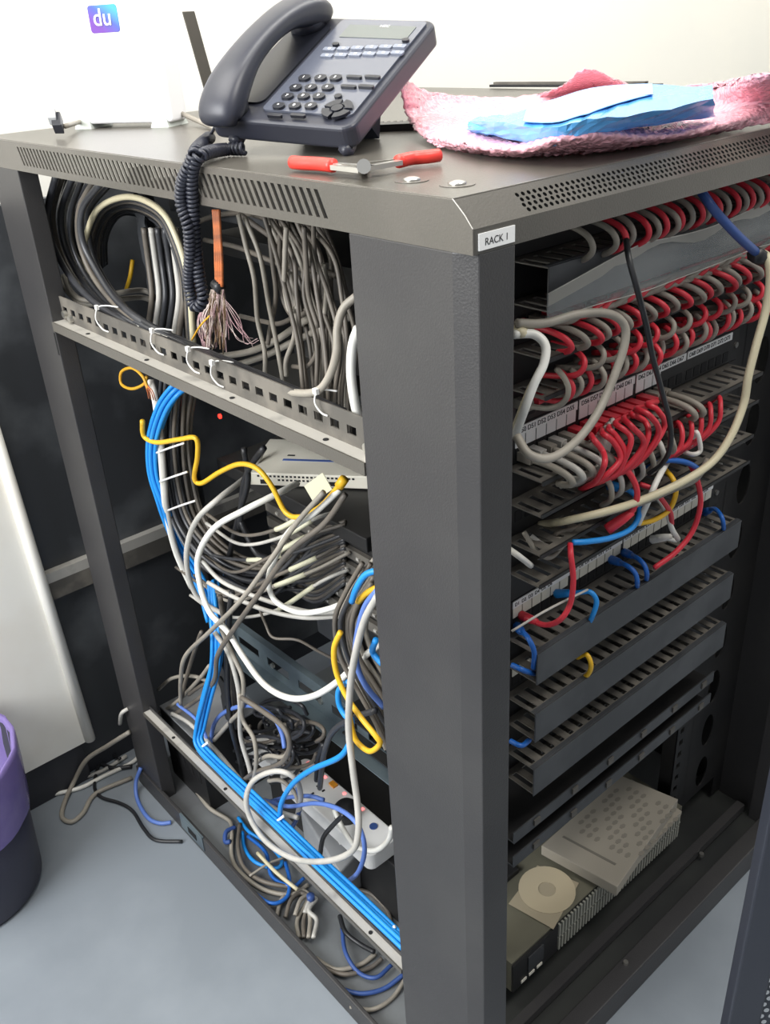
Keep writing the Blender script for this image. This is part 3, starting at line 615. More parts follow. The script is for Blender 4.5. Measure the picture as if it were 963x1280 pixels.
pg = empty('power_plug', (.148, .455, .197), 'round black plug pushed into the white power strip', 'plug')
MB().tube([(.148, .455, .1965), (.148, .455, .216), (.148, .455, .222)], .02, 24, [.022, .021, .016]).build('body', M['blk'], pg, True)
gear('power_strip', (.125, .655, .1605), (.165, .74, .19), 'label', 'white end of a second strip half buried in cables', 'power strip')
ad = empty('power_adapter', Z(415, 1045, .0204), 'grey power adapter below the white strip behind the blue bundle', 'adapter')
q4 = [Z(375, 1012, .11), Z(404, 996, .11), Z(449, 1066, .11), Z(424, 1092, .11)]
bevel(MB().prism([p - V((0, 0, .0896)) for p in q4], (0, 0, .09)).build('case', M['adapter'], ad), .004)
for t0 in (.3, .68):
    cc = q4[1].lerp(q4[2], t0).lerp(q4[0].lerp(q4[3], t0), .3); du_ = (q4[2] - q4[1]).normalized(); dv_ = V((-du_.y, du_.x, 0)); MB().obox(cc - du_ * .011 - dv_ * .007 + V((0, 0, .0005)), du_ * .022, dv_ * .014, (0, 0, .0006)).build('sticker', M['label'], ad)
# ================================================================== CABLES, LEFT OPENING
# big dark coil at upper left
for i in range(11):
    t = i / 10; x = .045 + .05 * ((i * 5) % 11) / 10
    cable('network_cable', path('x', (70 + 66 * t + rnd(-4, 4), 218 + 12 * t, x), (62 + 48 * t + rnd(-4, 4), 262, x), (66 + 44 * t + rnd(-3, 3), 300, x), (84 + 42 * t, 340, x), (116 + 34 * t, 376, x - .006), (160 + 20 * t, 404 - 2 * t, .03), (230 + 10 * t, 437 - 6 * t, .028 + .002 * i), (330, 478 - 8 * t, .03 + .002 * i), (430, 524 - 10 * t, .03 + .003 * i)),
          .0042 + .0008 * (i % 3 == 0), ['blk2', 'dgrey', 'blk', 'blk2', 'lgrey', 'blk', 'blk2', 'dgrey', 'blk', 'blk2', 'blk'][i], '%s cable from the left in the coil sweeping down to the perforated bar' % ordn(i), group='cables sweeping down to the perforated bar')
for i in range(9):
    t = i / 8; x = .07 + .01 * i
    cable('network_cable', path('x', (108 + 24 * t, 350 - 20 * t, x), (106 + 26 * t, 305 - 5 * t, x), (122 + 20 * t, 262 + 14 * t, x), (160, 246 + 20 * t, x), (200 - 4 * t, 262 + 18 * t, x), (222 - 12 * t, 300 + 14 * t, x), (236 - 16 * t, 350, x), (240 - 20 * t, 400, x), (242 - 18 * t, 436, x)),
          .0042, ['cream', 'blk2', 'dgrey', 'blk', 'blk2', 'dgrey', 'blk', 'blk2', 'blk'][i], '%s arch from the outside in the cable hoop left of the coiled cord' % ordn(i), group='arched cables left of the coiled cord')
for i, (a, m) in enumerate(((188, 'dgrey'), (197, 'lgrey'), (205, 'blk2'), (214, 'blk2'), (222, 'lgrey'), (228, 'dgrey'))):
    cable('network_cable', path('x', (a - 8, 285, .11), (a - 2, 330, .11), (a + 2, 370, .1), (a - 3, 410, .09), (a - 6, 432, .08)), .0045, m, '%s upright cable from the left behind the cable hoop' % ordn(i), group='upright cables behind the hoop')
for i in range(2):
    cable('network_cable', path('x', (80 - 6 * i, 345 + 4 * i, .06), (90, 366 + 4 * i, .05), (110, 376 + 4 * i, .06), (150, 366 + 8 * i, .1), (178, 363 + 9 * i, .14), (196, 370 + 8 * i, .15)), .0045, 'grey', '%s grey cable bending right behind the rear rail slots' % ordn(i), group='grey cables bending behind the rail')
cable('patch_cable', path('x', (158, 362, .14), (163, 345, .14), (166, 325, .15)), .0035, 'yellow', 'yellow cord end visible inside the cable hoop')
# cable ties on the perforated bar
for i, (a, b_) in enumerate(((122, 385), (191, 414), (236, 437), (266, 454), (396, 490))):
    e = empty('cable_tie', X(a, b_, .012), ['leftmost white tie around the dark coil', 'white tie right of the coil tie on the bar', 'white tie under the coiled phone cord', 'white tie under the frayed copper cable', 'white tie beside the near corner post'][i], 'cable tie', 'white ties on the perforated bar')
    cable('band', path('x', (a + 26, b_ - 1, .03), (a + 10, b_ - 3, .02), (a, b_, .012), (a - 2, b_ + 14, .012), (a + 6, b_ + 26, .014), (a + 14, b_ + 30, .017)), .001, 'tie', parent=e)
    c_ = X(a, b_, .012); MB().obox(c_ - V((.003, .003, .002)), (.004, 0, 0), (0, .006, 0), (0, 0, .006)).build('buckle', M['tie'], e)
# copper multi core cable
cu = empty('multicore_cable', X(270, 270, .06), 'orange multi core cable hanging with frayed copper ends', 'cable')
for i in range(4):
    cable('core', path('x', (267 + 2.2 * i, 262, .06), (269 + 2 * i, 290, .058), (270 + 2.4 * i, 325, .056), (271 + 2.2 * i, 358, .055)), .0022, 'copper', parent=cu)
MB().tube(path('x', (269, 354, .055), (277, 362, .055)), .007, 10).build('binding', M['blk'], cu, True)
fw = MB(); pk = MB()
for i in range(46):
    a = 264 + rnd(0, 16); b2 = a + rnd(-14, 12); end = 415 + rnd(0, 28)
    (fw if i % 3 else pk).tube(smoothpath(path('x', (a, 362, .055), ((a + b2) / 2 + rnd(-4, 4), 388, .045 + rnd(0, .02)), (b2, end, .04 + rnd(0, .03))), 4), .0007, 4)
fw.build('frayed_wires', M['wire'], cu)['kind'] = 'stuff'
for i in range(12):
    a = 262 + rnd(0, 6); pk.tube(smoothpath(path('x', (a + 4, 370, .055), (a - 12 + rnd(-4, 4), 395, .05), (a - 8 + rnd(-8, 4), 420, .05), (a - 4 + rnd(-8, 6), 434, .05)), 4), .0007, 4)
for i in range(7):
    a = 282 + 3 * i + rnd(-2, 2); pk.tube(smoothpath(path('x', (276, 368, .055), (a, 398 + rnd(-5, 5), .05), (a + 10 + rnd(-4, 6), 424 + rnd(-5, 8), .05), (a + 24 + rnd(-4, 6), 436 - rnd(0, 14), .06)), 4), .0005, 4)
pk.build('frayed_wires', M['pinkw'], cu)['kind'] = 'stuff'
cable('wire', path('x', (262, 395, .04), (250, 408, .04), (240, 425, .045)), .0012, 'tan', parent=cu)
# right upper mass of grey cables
gm = ['dgrey', 'dgrey', 'grey', 'dgrey', 'dgrey']  # mostly dark grey: shade under the roof put into the cable colour
for i in range(26):
    t = i / 25; a = 372 + 70 * t + rnd(-5, 5); x = .09 + .10 * ((i * 7) % 26) / 25
    cable('network_cable', path('x', (a - 40 + 10 * rnd(-1, 1), 268 + 12 * t, x), (a - 22 + rnd(-8, 8), 320, x), (a - 12 + rnd(-6, 6), 370, x - .01), (a - 2 + rnd(-5, 5), 430, x - .02), (a + 6 - 14 * t, 490, x - .03), (a + 14 - 22 * t, 545, x - .03)),
          .0027, gm[i % 5], '%s grey cable from the left in the curtain beside the near post' % (ordn(i) if i < 24 else ['twenty-fifth', 'twenty-sixth'][i - 24]), group='curtain of grey cables beside the near post')
hang = [((298, 268), (308, 310), (318, 350), (322, 400), (331, 440), (331, 478)), ((306, 272), (325, 320), (336, 380), (346, 430), (356, 488)), ((336, 282), (341, 330), (345, 370), (338, 410), (335, 430)), ((350, 284), (350, 330), (353, 370), (366, 395), (385, 390)),
        ((358, 284), (356, 330), (356, 360), (362, 388), (372, 384)), ((362, 340), (370, 380), (368, 420), (358, 450), (358, 470)), ((372, 345), (388, 380), (398, 410), (396, 440), (384, 458), (366, 458)), ((405, 330), (408, 370), (402, 420), (392, 450), (378, 462)), ((380, 284), (383, 330), (386, 370), (398, 410))]
for i, h_ in enumerate(hang):
    cable('network_cable', [X(a, b_, .085 + .008 * (i % 4)) for a, b_ in h_], .0029, ['grey', 'grey', 'dgrey', 'dgrey', 'grey', 'grey', 'dgrey', 'grey', 'dgrey'][i], '%s loose grey cable right of the frayed copper, counting from left' % ordn(i), group='loose grey cables right of the copper')
for i, h_ in enumerate([((268, 446), (310, 440), (345, 425), (375, 405), (400, 390)), ((290, 458), (330, 445), (365, 428), (400, 412), (440, 395)), ((300, 268), (345, 300), (390, 330), (420, 345)), ((256, 300), (300, 310), (350, 330), (400, 340)), ((240, 282), (262, 272), (300, 266), (340, 275)), ((300, 395), (330, 402), (352, 404), (385, 386))]):
    cable('network_cable', [X(a, b_, .13 + .01 * i) for a, b_ in h_], .0045 if i < 2 else .0035, ['grey', 'grey', 'dgrey', 'dgrey', 'dgrey', 'dgrey'][i], ['lower grey cable lying level behind the tie bar, left end by copper', 'thick grey cable lying level just above the tie bar', 'dark cable slanting right under the roof slots', 'dark cable crossing behind the copper cable', 'dark cable arching high behind the coiled cord', 'dark cable sagging between the loose grey cables'][i])
cable('network_cable', path('x', (446, 370, .05), (430, 385, .04), (422, 410, .03), (421, 440, .025), (412, 470, .022), (396, 489, .016), (370, 491, .02), (345, 486, .03)), .0042, 'grey', 'grey cable curving from the near post to its white tie')
cable('network_cable', path('x', (448, 410, .03), (441, 432, .028), (439, 465, .026), (443, 500, .026), (450, 530, .03)), .0048, 'white', 'thick white cable hanging against the near post')
# blue bundle upper
for i in range(6):
    cable('network_cable', bundle(path('x', (236, 478, .10), (218, 490, .08), (203, 512, .07), (193, 550, .065), (193, 590, .065), (203, 625, .07), (214, 655, .08), (230, 690, .1), (252, 730, .11), (266, 775, .1)), 6, i, .0105, .12), .0036, 'blue',
          '%s bright blue cable from the left in the upper bundle behind the post' % ordn(i), group='upper bright blue bundle')
for i, (a, m) in enumerate(((205, 'white'), (208, 'lgrey'))):
    cable('network_cable', path('x', (a - 18, 475, .08), (a - 12, 500, .075), (a - 6, 550, .07), (a - 2, 600, .065), (a + 2, 640, .07), (a + 14, 690, .085), (a + 34, 735, .1)), .004, m, ['white', 'pale grey'][i] + ' cable running down along the upper blue bundle')
# dark main bundle curving to the block
for i in range(22):
    t = i / 21; bb = bundle(path('x', (226, 470, .105), (220, 530, .10), (224, 590, .10), (236, 645, .10), (262, 688, .10), (300, 716, .115), (345, 724, .135)), 22, i, .027, .10, .003)
    cable('network_cable', bb + path('x', (392, 752 - 85 * t, .155), (432, 728 - 76 * t, .168)),
          .0033, ['blk2', 'dgrey', 'blk2', 'dgrey', 'blk'][i % 5], '%s dark cable counted outward in the bundle curving to the block' % ordn(i), group='dark bundle curving to the terminal block')
for i, (a, b_) in enumerate(((222, 596), (232, 632), (218, 560))):
    cable('cable_tie', path('x', (a - 22, b_ + 6, .06), (a - 6, b_, .055), (a + 12, b_ - 6, .06)), .0016, 'tie', ['middle white tie on the dark bundle', 'lowest white tie on the dark bundle', 'uppermost white tie on the dark bundle'][i], 'cable tie', 'ties on the dark bundle')
# labelled tails
tails = [((300, 668), (345, 662), (385, 640), (402, 628)), ((300, 680), (350, 672), (395, 648), (420, 640)), ((285, 745), (340, 722), (390, 700), (425, 682)), ((290, 752), (345, 732), (395, 712), (438, 690)), ((280, 770), (340, 765), (400, 728), (436, 712)), ((290, 715), (330, 700), (380, 672), (432, 655)), ((255, 690), (310, 700), (370, 690), (430, 668)), ((262, 735), (320, 738), (375, 722), (428, 700))]
for i, h_ in enumerate(tails):
    e = empty('labelled_cable', X(*h_[0], .11), '%s dark cable from the top carrying a pale marker sleeve' % ordn(i), 'cable', 'cables with pale marker sleeves')
    pts = [X(h_[0][0] - 42, h_[0][1] - 26, .09), X(h_[0][0], h_[0][1], .09), X(h_[1][0], h_[1][1], .10), X(h_[2][0], h_[2][1], .13), X(h_[3][0], h_[3][1], .165)]
    cable('cord', pts, .0027, ['dgrey', 'lgrey', 'dgrey', 'grey', 'lgrey', 'dgrey', 'blk2', 'dgrey'][i], parent=e)
    sp_ = smoothpath(pts); k0 = int(len(sp_) * (.5 + .05 * (i % 3))); MB().tube(sp_[k0:k0 + 6], .0038, 8).build('marker_sleeve', M['jacket'], e, True)
MB().obox(X(392, 628, .12), (0, -.045, .035), (0, .018, .018), (.001, 0, 0)).build('tag_label', M['jacket'], None, False, 'yellowed paper tag on the white cable under the box', 'label')
# yellow cords
yc = [((178, 526), (180, 545), (196, 553), (225, 549), (245, 548), (247, 570), (243, 597), (252, 604), (275, 590), (300, 580), (322, 586), (340, 608), (357, 640), (375, 646), (400, 634), (420, 612), (429, 600))]
yl = empty('patch_cable', X(178, 526, .05), 'yellow cord winding from the left over to the ivory box', 'cable')
cable('cord', [X(a, b_, .05 + .0045 * i) for i, (a, b_) in enumerate(yc[0])], .0038, 'yellow', parent=yl)
MB().tube([X(424, 608, .12), X(431, 598, .125)], .0065, 8).build('plug', M['yellow'], yl, True)
yy = empty('coiled_wire', X(168, 470, .06), 'small yellow wire loop with bare copper under the mid brace', 'wire')
cable('loop', path('x', (185, 485, .06), (178, 470, .06), (165, 460, .06), (152, 465, .06), (152, 480, .06), (165, 486, .06), (180, 480, .065), (184, 470, .07)), .0024, 'tan', parent=yy)
for i in range(4): cable('strand', path('x', (180, 478, .06), (184 + 2 * i, 488, .06), (186 + 3 * i, 498 + i, .065)), .0008, 'copper', parent=yy)
# white and grey loose cables centre left
cable('network_cable', path('x', (425, 612, .12), (395, 640, .1), (362, 664, .085), (343, 700, .07), (336, 725, .065), (342, 748, .065), (362, 762, .07), (385, 766, .08), (420, 758, .1), (455, 738, .12), (480, 715, .15)), .0042, 'white', 'white cable looping under the marker sleeves')
cable('network_cable', path('x', (372, 604, .17), (345, 618, .12), (305, 638, .08), (268, 660, .06), (248, 695, .05), (250, 730, .045), (262, 765, .04), (285, 790, .04), (305, 822, .04), (330, 855, .045), (360, 872, .05), (392, 870, .06), (425, 850, .075), (450, 825, .09), (475, 805, .1)), .0048, 'white', 'thick white cable making the large sweep across the galvanised rail')
cable('network_cable', path('x', (405, 615, .1), (370, 655, .08), (335, 705, .055), (300, 752, .04), (262, 790, .035), (232, 820, .035), (226, 850, .04), (226, 880, .05)), .0038, 'grey', 'grey cable slanting from the box down left to the base, left one')
cable('network_cable', path('x', (432, 618, .1), (405, 655, .085), (362, 690, .06), (322, 745, .045), (290, 790, .035), (272, 820, .035), (268, 850, .04), (250, 872, .05), (215, 895, .06)), .004, 'dgrey', 'grey cable slanting from the box down left to the base, right one')
cable('network_cable', path('x', (330, 560, .19), (312, 592, .15), (275, 622, .08), (246, 650, .05), (234, 685, .045), (236, 720, .05), (250, 750, .06), (280, 768, .08)), .0044, 'lgrey', 'light grey cable bowing left of the dark bundle')
cable('network_cable', path('x', (252, 700, .055), (275, 725, .06), (305, 740, .07), (350, 756, .09), (400, 766, .11), (450, 760, .14)), .0034, 'lgrey', 'pale cable skimming the bottom of the dark bundle')
cable('network_cable', path('x', (260, 728, .05), (290, 745, .055), (330, 762, .07), (380, 772, .1), (430, 770, .13)), .0034, 'lgrey', 'pale cable just under the skimming one')
cable('network_cable', path('x', (322, 755, .08), (332, 780, .08), (342, 797, .08), (372, 800, .1), (400, 815, .12), (440, 835, .15)), .0022, 'dgrey', 'thin grey wire dropping over the galvanised rail')
for i, h_ in enumerate([((305, 560), (310, 600), (300, 640), (288, 690), (282, 720)), ((330, 560), (312, 585), (304, 610), (300, 660)), ((300, 650), (320, 690), (340, 700))]):
    cable('power_cable', [X(a, b_, .11) for a, b_ in h_], .0048, 'blk', ['black cable hanging left of the ivory box', 'black plug lead entering the ivory box', 'short black lead under the ivory box'][i])
# lower vertical bundle at left
for i in range(8):
    ctr_ = path('x', (268, 725, .10), (270, 760, .08), (273, 800, .06), (270, 835, .05), (260, 870, .042), (251, 905, .036)) + [V((.026, .715, .268)), V((.024, .66, .259)), V((.024, .57, .2585)), V((.024, .48, .259)), V((.024, .38, .258)), V((.024, .28, .2585)), V((.024, .2, .258)), V((.024, .12, .258))]
    cable('network_cable', bundle(ctr_, 8, i, .0105, .15, .001), .0033, 'blue',
          '%s blue cable counted outward in the bundle along the bottom rail' % ordn(i), group='blue bundle along the bottom rail')
MB().tube(path('x', (268, 812, .058), (267, 822, .056)), .0052, 8).build('cable_wrap', M['green'], None, True, 'green tape wrapped on a cable above the blue bundle', 'tape')
for i, (a, b_) in enumerate(((248, 938), (343, 1030), (482, 1168))):
    cable('cable_tie', path('x', (a + 12, b_ - 10, .03), (a, b_, .02), (a - 7, b_ + 12, .022)), .0024, 'tie', ['left end white tie holding the blue bundle to the rail', 'middle white tie holding the blue bundle to the rail', 'white tie on the blue bundle beside the near post'][i], 'cable tie', 'ties on the lower blue bundle')
# grey/periwinkle tangle left
tang = [
 ('lgrey', .0042, .05, ((268, 790), (285, 815), (296, 850), (300, 880), (301, 920), (312, 960), (316, 985)), 'light grey cable falling straight beside the blue bundle'),
 ('grey', .004, .052, ((276, 785), (292, 820), (304, 850), (302, 885), (290, 900), (268, 925)), 'grey cable falling and bending back at the blue bundle'),
 ('grey', .0038, .045, ((300, 868), (304, 900), (318, 925), (320, 960), (312, 990)), 'grey cable crossing the light grey one at its knot'),
 ('lgrey', .0042, .05, ((215, 892), (238, 905), (270, 938), (310, 985), (345, 1012), (372, 1022)), 'light grey cable lying beside the blue bundle to its right'),
 ('peri', .0034, .05, ((222, 880), (250, 905), (268, 950), (282, 985), (300, 1003)), 'periwinkle cable at the far left end of the bottom rail'),
 ('peri', .0038, .06, ((262, 940), (268, 905), (285, 888), (315, 882), (340, 895), (352, 915), (356, 935)), 'periwinkle cable arching over the grey tangle'),
 ('grey', .0038, .055, ((355, 905), (362, 930), (355, 946), (335, 945), (318, 955)), 'grey loop right of the periwinkle arch'),
 ('dgrey', .0042, .04, ((302, 872), (330, 890), (355, 910), (362, 935), (350, 955), (320, 965), (305, 975)), 'dark grey cable circling the tangle'),
 ('grey', .0036, .06, ((197, 892), (220, 878), (248, 850), (262, 832)), 'grey cable rising to the slanted pair at far left'),
 ('grey', .0036, .065, ((198, 862), (215, 848), (240, 845), (262, 852)), 'grey cable arching from behind the far post'),
 ('dgrey', .0036, .06, ((236, 868), (250, 858), (266, 850)), 'short dark cable above the battery unit'),
 ('dgrey', .0036, .055, ((225, 880), (235, 840), (248, 800), (252, 790)), 'dark cable rising beside the far post'),
 ('blk', .0048, .058, ((290, 740), (286, 780), (284, 840), (288, 900), (300, 950), (306, 985)), 'thick black cable falling behind the light grey ones'),
 ('dgrey', .0044, .07, ((275, 745), (282, 790), (290, 850), (296, 910)), 'dark grey cable beside the thick black cable'),
]
for m, r_, x, h_, lb_ in tang: cable('network_cable', [X(a, b_, x + .004 * math.sin(j * 1.7)) for j, (a, b_) in enumerate(h_)], r_, m, lb_)
# dark snarl behind
for i in range(24):
    cx, cy = 318 + 3 * i, 912 + rnd(-28, 40); a0_ = rnd(0, 6.28); rr0 = rnd(14, 34); x = .10 + rnd(0, .06)
    pts = [X(cx + rr0 * math.cos(a0_ + j * .7) * 1.1, cy + rr0 * .6 * math.sin(a0_ + j * .7) + j * 1.5, x + .006 * math.sin(j)) for j in range(7)]
    cable('power_cable', pts, .0034, ['blk', 'blk2', 'blk', 'dgrey', 'blk2'][i % 5], '%s dark curled cable from the left in the snarl by the galvanised rail' % ordn(i), group='dark snarl of cables')
# right lower bundle behind the near post
for i in range(15):
    cable('network_cable', bundle(path('x', (474, 715, .10), (452, 745, .09), (440, 775, .085), (446, 815, .09), (462, 850, .095), (482, 890, .10), (500, 930, .10)), 15, i, .024, .22, .002), .0034, ['dgrey', 'grey', 'dgrey', 'blk2'][i % 4],
          '%s grey cable counted outward in the bundle behind the near post' % ordn(i), group='grey bundle behind the near post')
loose = [
 ('blue', .0040, ((478, 712, .06), (458, 718, .05), (446, 735, .045), (440, 752, .05)), 'bright blue cable entering beside the near post'),
 ('peri', .004, ((472, 738, .05), (456, 760, .045), (446, 800, .045), (446, 830, .05), (458, 858, .06), (480, 884, .08)), 'periwinkle cable in front of the grey bundle'),
 ('blue', .004, ((470, 800, .05), (466, 815, .06), (478, 830, .06)), 'short blue piece poking out beside the near post'),
 ('blue', .0038, ((436, 852, .05), (424, 862, .05), (424, 880, .05), (432, 895, .05), (440, 900, .05), (438, 925, .05)), 'blue hook of cable left of the yellow cords'),
 ('blue', .0042, ((440, 924, .045), (425, 946, .04), (390, 962, .035), (366, 980, .032), (352, 1004, .03), (350, 1030, .033)), 'blue cable crossing from the power strip to the blue bundle'),
 ('yellow', .0038, ((426, 790, .045), (418, 810, .04), (420, 838, .04), (432, 868, .04), (450, 895, .04), (470, 920, .042), (475, 930, .045), (462, 939, .04), (445, 925, .038), (438, 900, .038), (436, 880, .042)), 'long yellow cord looping in front of the near bundle'),
 ('yellow', .004, ((472, 734, .06), (458, 742, .055), (448, 752, .06)), 'short yellow cord end at the top of the near bundle'),
 ('lgrey', .0045, ((472, 745, .04), (456, 775, .035), (444, 820, .03), (438, 860, .028), (436, 910, .024), (441, 960, .02), (447, 1005, .015), (448, 1040, .006), (440, 1064, -.003), (410, 1076, -.008), (370, 1074, -.009), (335, 1054, -.009), (314, 1025, -.009), (308, 998, -.006), (318, 975, .010), (345, 964, .03), (368, 972, .045), (376, 995, .06), (372, 1020, .07)), 'long light grey cable dropping into a big circle over the rail'),
 ('peri', .0036, ((330, 1000, .06), (360, 1008, .06), (395, 1004, .055), (425, 1012, .05), (448, 1032, .045), (456, 1062, .045), (448, 1090, .05), (432, 1104, .06)), 'periwinkle cable circling the grey adapter'),
 ('peri', .0036, ((328, 1006, .07), (352, 998, .07), (385, 995, .08), (405, 1000, .09)), 'periwinkle cable running level behind the blue one'),
 ('navy', .0036, ((372, 985, .07), (376, 1005, .07), (368, 1030, .06), (355, 1040, .055)), 'navy cable behind the light grey circle'),
 ('grey', .0036, ((336, 976, .055), (352, 976, .06), (368, 990, .07), (374, 1012, .07), (366, 1034, .06)), 'grey arc behind the light grey circle'),
 ('white', .0045, ((418, 1012, .12), (428, 1034, .115), (438, 1050, .11), (448, 1060, .105), (470, 1063, .10), (486, 1050, .1), (490, 1034, .1)), 'white power lead curling under the strip end'),
 ('blk', .004, ((430, 1018, .09), (416, 1032, .085), (404, 1048, .08), (400, 1072, .08)), 'black lead over the grey adapter'),
 ('blk2', .0045, ((470, 888, .07), (440, 898, .06), (416, 915, .06), (406, 940, .06), (402, 965, .08), (400, 985, .1)), 'black cable draped over the galvanised rail'),
 ('blk', .0045, ((405, 930, .09), (398, 950, .09), (396, 975, .1)), 'short black cable at the head of the strip'),
]
for m, r_, h_, lb_ in loose: cable('network_cable' if 'lead' not in lb_ else 'power_cable', [X(*p) for p in h_], r_, m, lb_)
# coils on the base plate
def floorcoil(pts, z, r_, m, lb_, nm='network_cable'): cable(nm, [Z(a, b_, z + r_ + .004 * (j % 2)) for j, (a, b_) in enumerate(pts)], r_, m, lb_)
floorcoil([(243, 985), (262, 1010), (287, 1026), (290, 1040), (290, 1070), (300, 1090), (330, 1112), (365, 1118), (385, 1106)], 0.021, .0042, 'grey', 'grey cable looping on the base left of the bottom rail')
floorcoil([(300, 1030), (298, 1060), (306, 1085), (330, 1102), (370, 1110)], 0.026, .0042, 'dgrey', 'dark grey loop inside the grey one on the base')
floorcoil([(298, 1022), (312, 1040), (335, 1055), (352, 1075), (345, 1085), (320, 1078), (306, 1060), (303, 1040)], 0.021, .0036, 'blue', 'flat blue coil on the base plate')
floorcoil([(310, 1045), (332, 1065), (340, 1095), (365, 1108), (380, 1098)], 0.026, .0036, 'azure', 'blue cable crossing the flat blue coil')
floorcoil([(294, 1034), (283, 1040), (282, 1052), (288, 1052)], 0.026, .0045, 'navy', 'short navy stub at the left of the blue coil')
floorcoil([(357, 1078), (362, 1100), (358, 1122), (335, 1128), (300, 1100)], 0.031, .0036, 'azure', 'blue cable dropping below the bottom rail')
floorcoil([(312, 1095), (335, 1080), (355, 1072)], 0.036, .0024, 'grey', 'thin grey strap across the blue coil')
floorcoil([(322, 1066), (345, 1090), (372, 1112)], 0.038, .0036, 'cream', 'cream cable slanting beneath the bottom rail')
for i in range(4): floorcoil([(345 + 12 * i, 1150 - 3 * i), (352 + 12 * i, 1125), (368 + 9 * i, 1112 + 4 * i), (386, 1120 + 6 * i), (372 + 8 * i, 1150), (374 + 6 * i, 1172)], .021 + .004 * i, .004, ['grey', 'dgrey', 'grey', 'lgrey'][i], '%s grey arch from the left near the blue knob' % ordn(i))
floorcoil([(395, 1198), (420, 1212), (450, 1206), (470, 1192)], 0.021, .004, 'grey', 'upper grey arc at the near end of the base')
floorcoil([(398, 1206), (430, 1218), (462, 1210), (478, 1198)], 0.024, .0038, 'dgrey', 'dark grey arc just under the upper one on the base')
floorcoil([(428, 1160), (432, 1190), (448, 1215), (470, 1222), (490, 1206)], 0.028, .0036, 'navy', 'navy cable hooking round on the near base')
floorcoil([(420, 1234), (450, 1242), (480, 1236), (505, 1218)], 0.022, .0038, 'navy', 'navy arc low on the near base')
floorcoil([(438, 1258), (465, 1262), (490, 1248), (508, 1222)], 0.021, .0036, 'grey', 'outermost thin grey arc on the near base')
floorcoil([(425, 1145), (432, 1165), (450, 1180), (468, 1190)], 0.031, .0042, 'blk', 'black coiled lead near the blue bundle end')
floorcoil([(440, 1110), (465, 1118), (485, 1140), (492, 1170)], 0.021, .004, 'dgrey', 'dark grey cable behind the blue bundle near the post')
floorcoil([(455, 1130), (475, 1150), (500, 1172)], 0.026, .004, 'grey', 'grey cable beside the case near the post')
kb = Z(389, 1125, .04); MB().tube([kb, kb + V((0, 0, .012))], .007, 14).build('knob', M['navy'], None, True, 'small blue knob lying under the bottom rail', 'knob')
# ================================================================== FLOOR CABLES OUTSIDE
def fl(pts, r_, m, lb_, lift=None): cable('floor_cable', [Z(p[0], p[1], (p[2] if len(p) > 2 else 0) + r_ * 1.05) for p in pts], r_, m, lb_)
fl([(32, 1002), (55, 985), (90, 975), (125, 965), (158, 945)], .0045, 'lgrey', 'pale cable on the floor by the bin, far strand')
fl([(34, 1003), (62, 994), (100, 985), (130, 970), (162, 955), (175, 945)], .0045, 'white', 'white cable on the floor by the bin, near strand')
fl([(-12, 905, .06), (8, 916, .04), (22, 938, .01), (40, 944), (80, 946), (115, 950), (140, 960), (165, 958)], .0048, 'blk', 'black cable running from the bin toward the far post')
fl([(162, 915, .14), (135, 932, .1), (108, 950, .06), (92, 978, .01), (80, 1005), (78, 1022), (90, 1027), (104, 1016), (120, 992), (165, 972)], .0048, 'grey', 'grey cable leaving the far post and curling on the floor')
fl([(150, 948, .02), (138, 944), (124, 956), (118, 982), (126, 996), (150, 1004), (166, 1014), (180, 1036), (195, 1050), (228, 1052)], .0036, 'blk', 'thin black cable winding along the rack foot')
fl([(176, 960, .05), (170, 978, .02), (172, 1000), (185, 1022), (200, 1029), (214, 1028)], .0042, 'peri', 'periwinkle cable bowing around the far post foot')
cable('floor_cable', path('x', (150, 905, -.004), (152, 892, -.012), (160, 886, .0)), .004, 'lgrey', 'small white loop clipped beside the far post')
# ================================================================== BIN
ctr = V((-.365, .965, 0)); bn = empty('waste_bin', ctr, 'dark round waste bin lined with a purple bag', 'bin')
def circ(r_, z, wob=0, n=48): return [ctr + V((math.cos(2 * math.pi * k / n) * (r_ + wob * math.sin(k * 1.9)), math.sin(2 * math.pi * k / n) * (r_ + wob * math.sin(k * 1.3)), z)) for k in range(n)]
MB().ring([circ(.122, 0), circ(.128, .01), circ(.146, .30), circ(.142, .30), circ(.12, .012)]).build('tub', M['bin'], bn, True)
MB().ring([circ(.143, .17, .0012), circ(.149, .24, .001), circ(.152, .30, .001), circ(.150, .312, .002), circ(.142, .305, .002), circ(.138, .25, .004), circ(.128, .14, .006), circ(.05, .09, .01)], False).build('bin_bag', M['purple'], bn, True)
# ================================================================== ON TOP OF THE RACK
# --- desk phone
PO, PU, PV = V((.0486, .4396, 1.3074)), V((0.35337, -0.93299, -0.06822)), V((0.86059, 0.29563, 0.41470))
PU.normalize(); PV = (PV - PU * PV.dot(PU)).normalized(); PN = PU.cross(PV)
PW, PL = .178, .214
def F(a, b_, c=0): return PO + PU * a + PV * b_ + PN * c
def onface(px, py):
    d = ray(px, py); t = (PO - CAM).dot(PN) / d.dot(PN); q = CAM + d * t - PO; return q.dot(PU), q.dot(PV)
ph = empty('desk_phone', V((PO.x + .05, PO.y - .08, ZT)), 'dark desk telephone with handset and keypad on the rack roof', 'telephone')
body = rbox(F(0, 0, -.024), PU * PW, PV * PL, PN * .024, .08).build('body', M['phone'], ph); bevel(body, .004, 3)
stn = MB(); zb = ZT + .0005
def drop(p): return V((p.x, p.y, zb))
a_, b2_, c_, d_ = F(.03, .10, -.024), F(PW - .06, .10, -.024), F(PW - .06, .19, -.024), F(.03, .19, -.024)
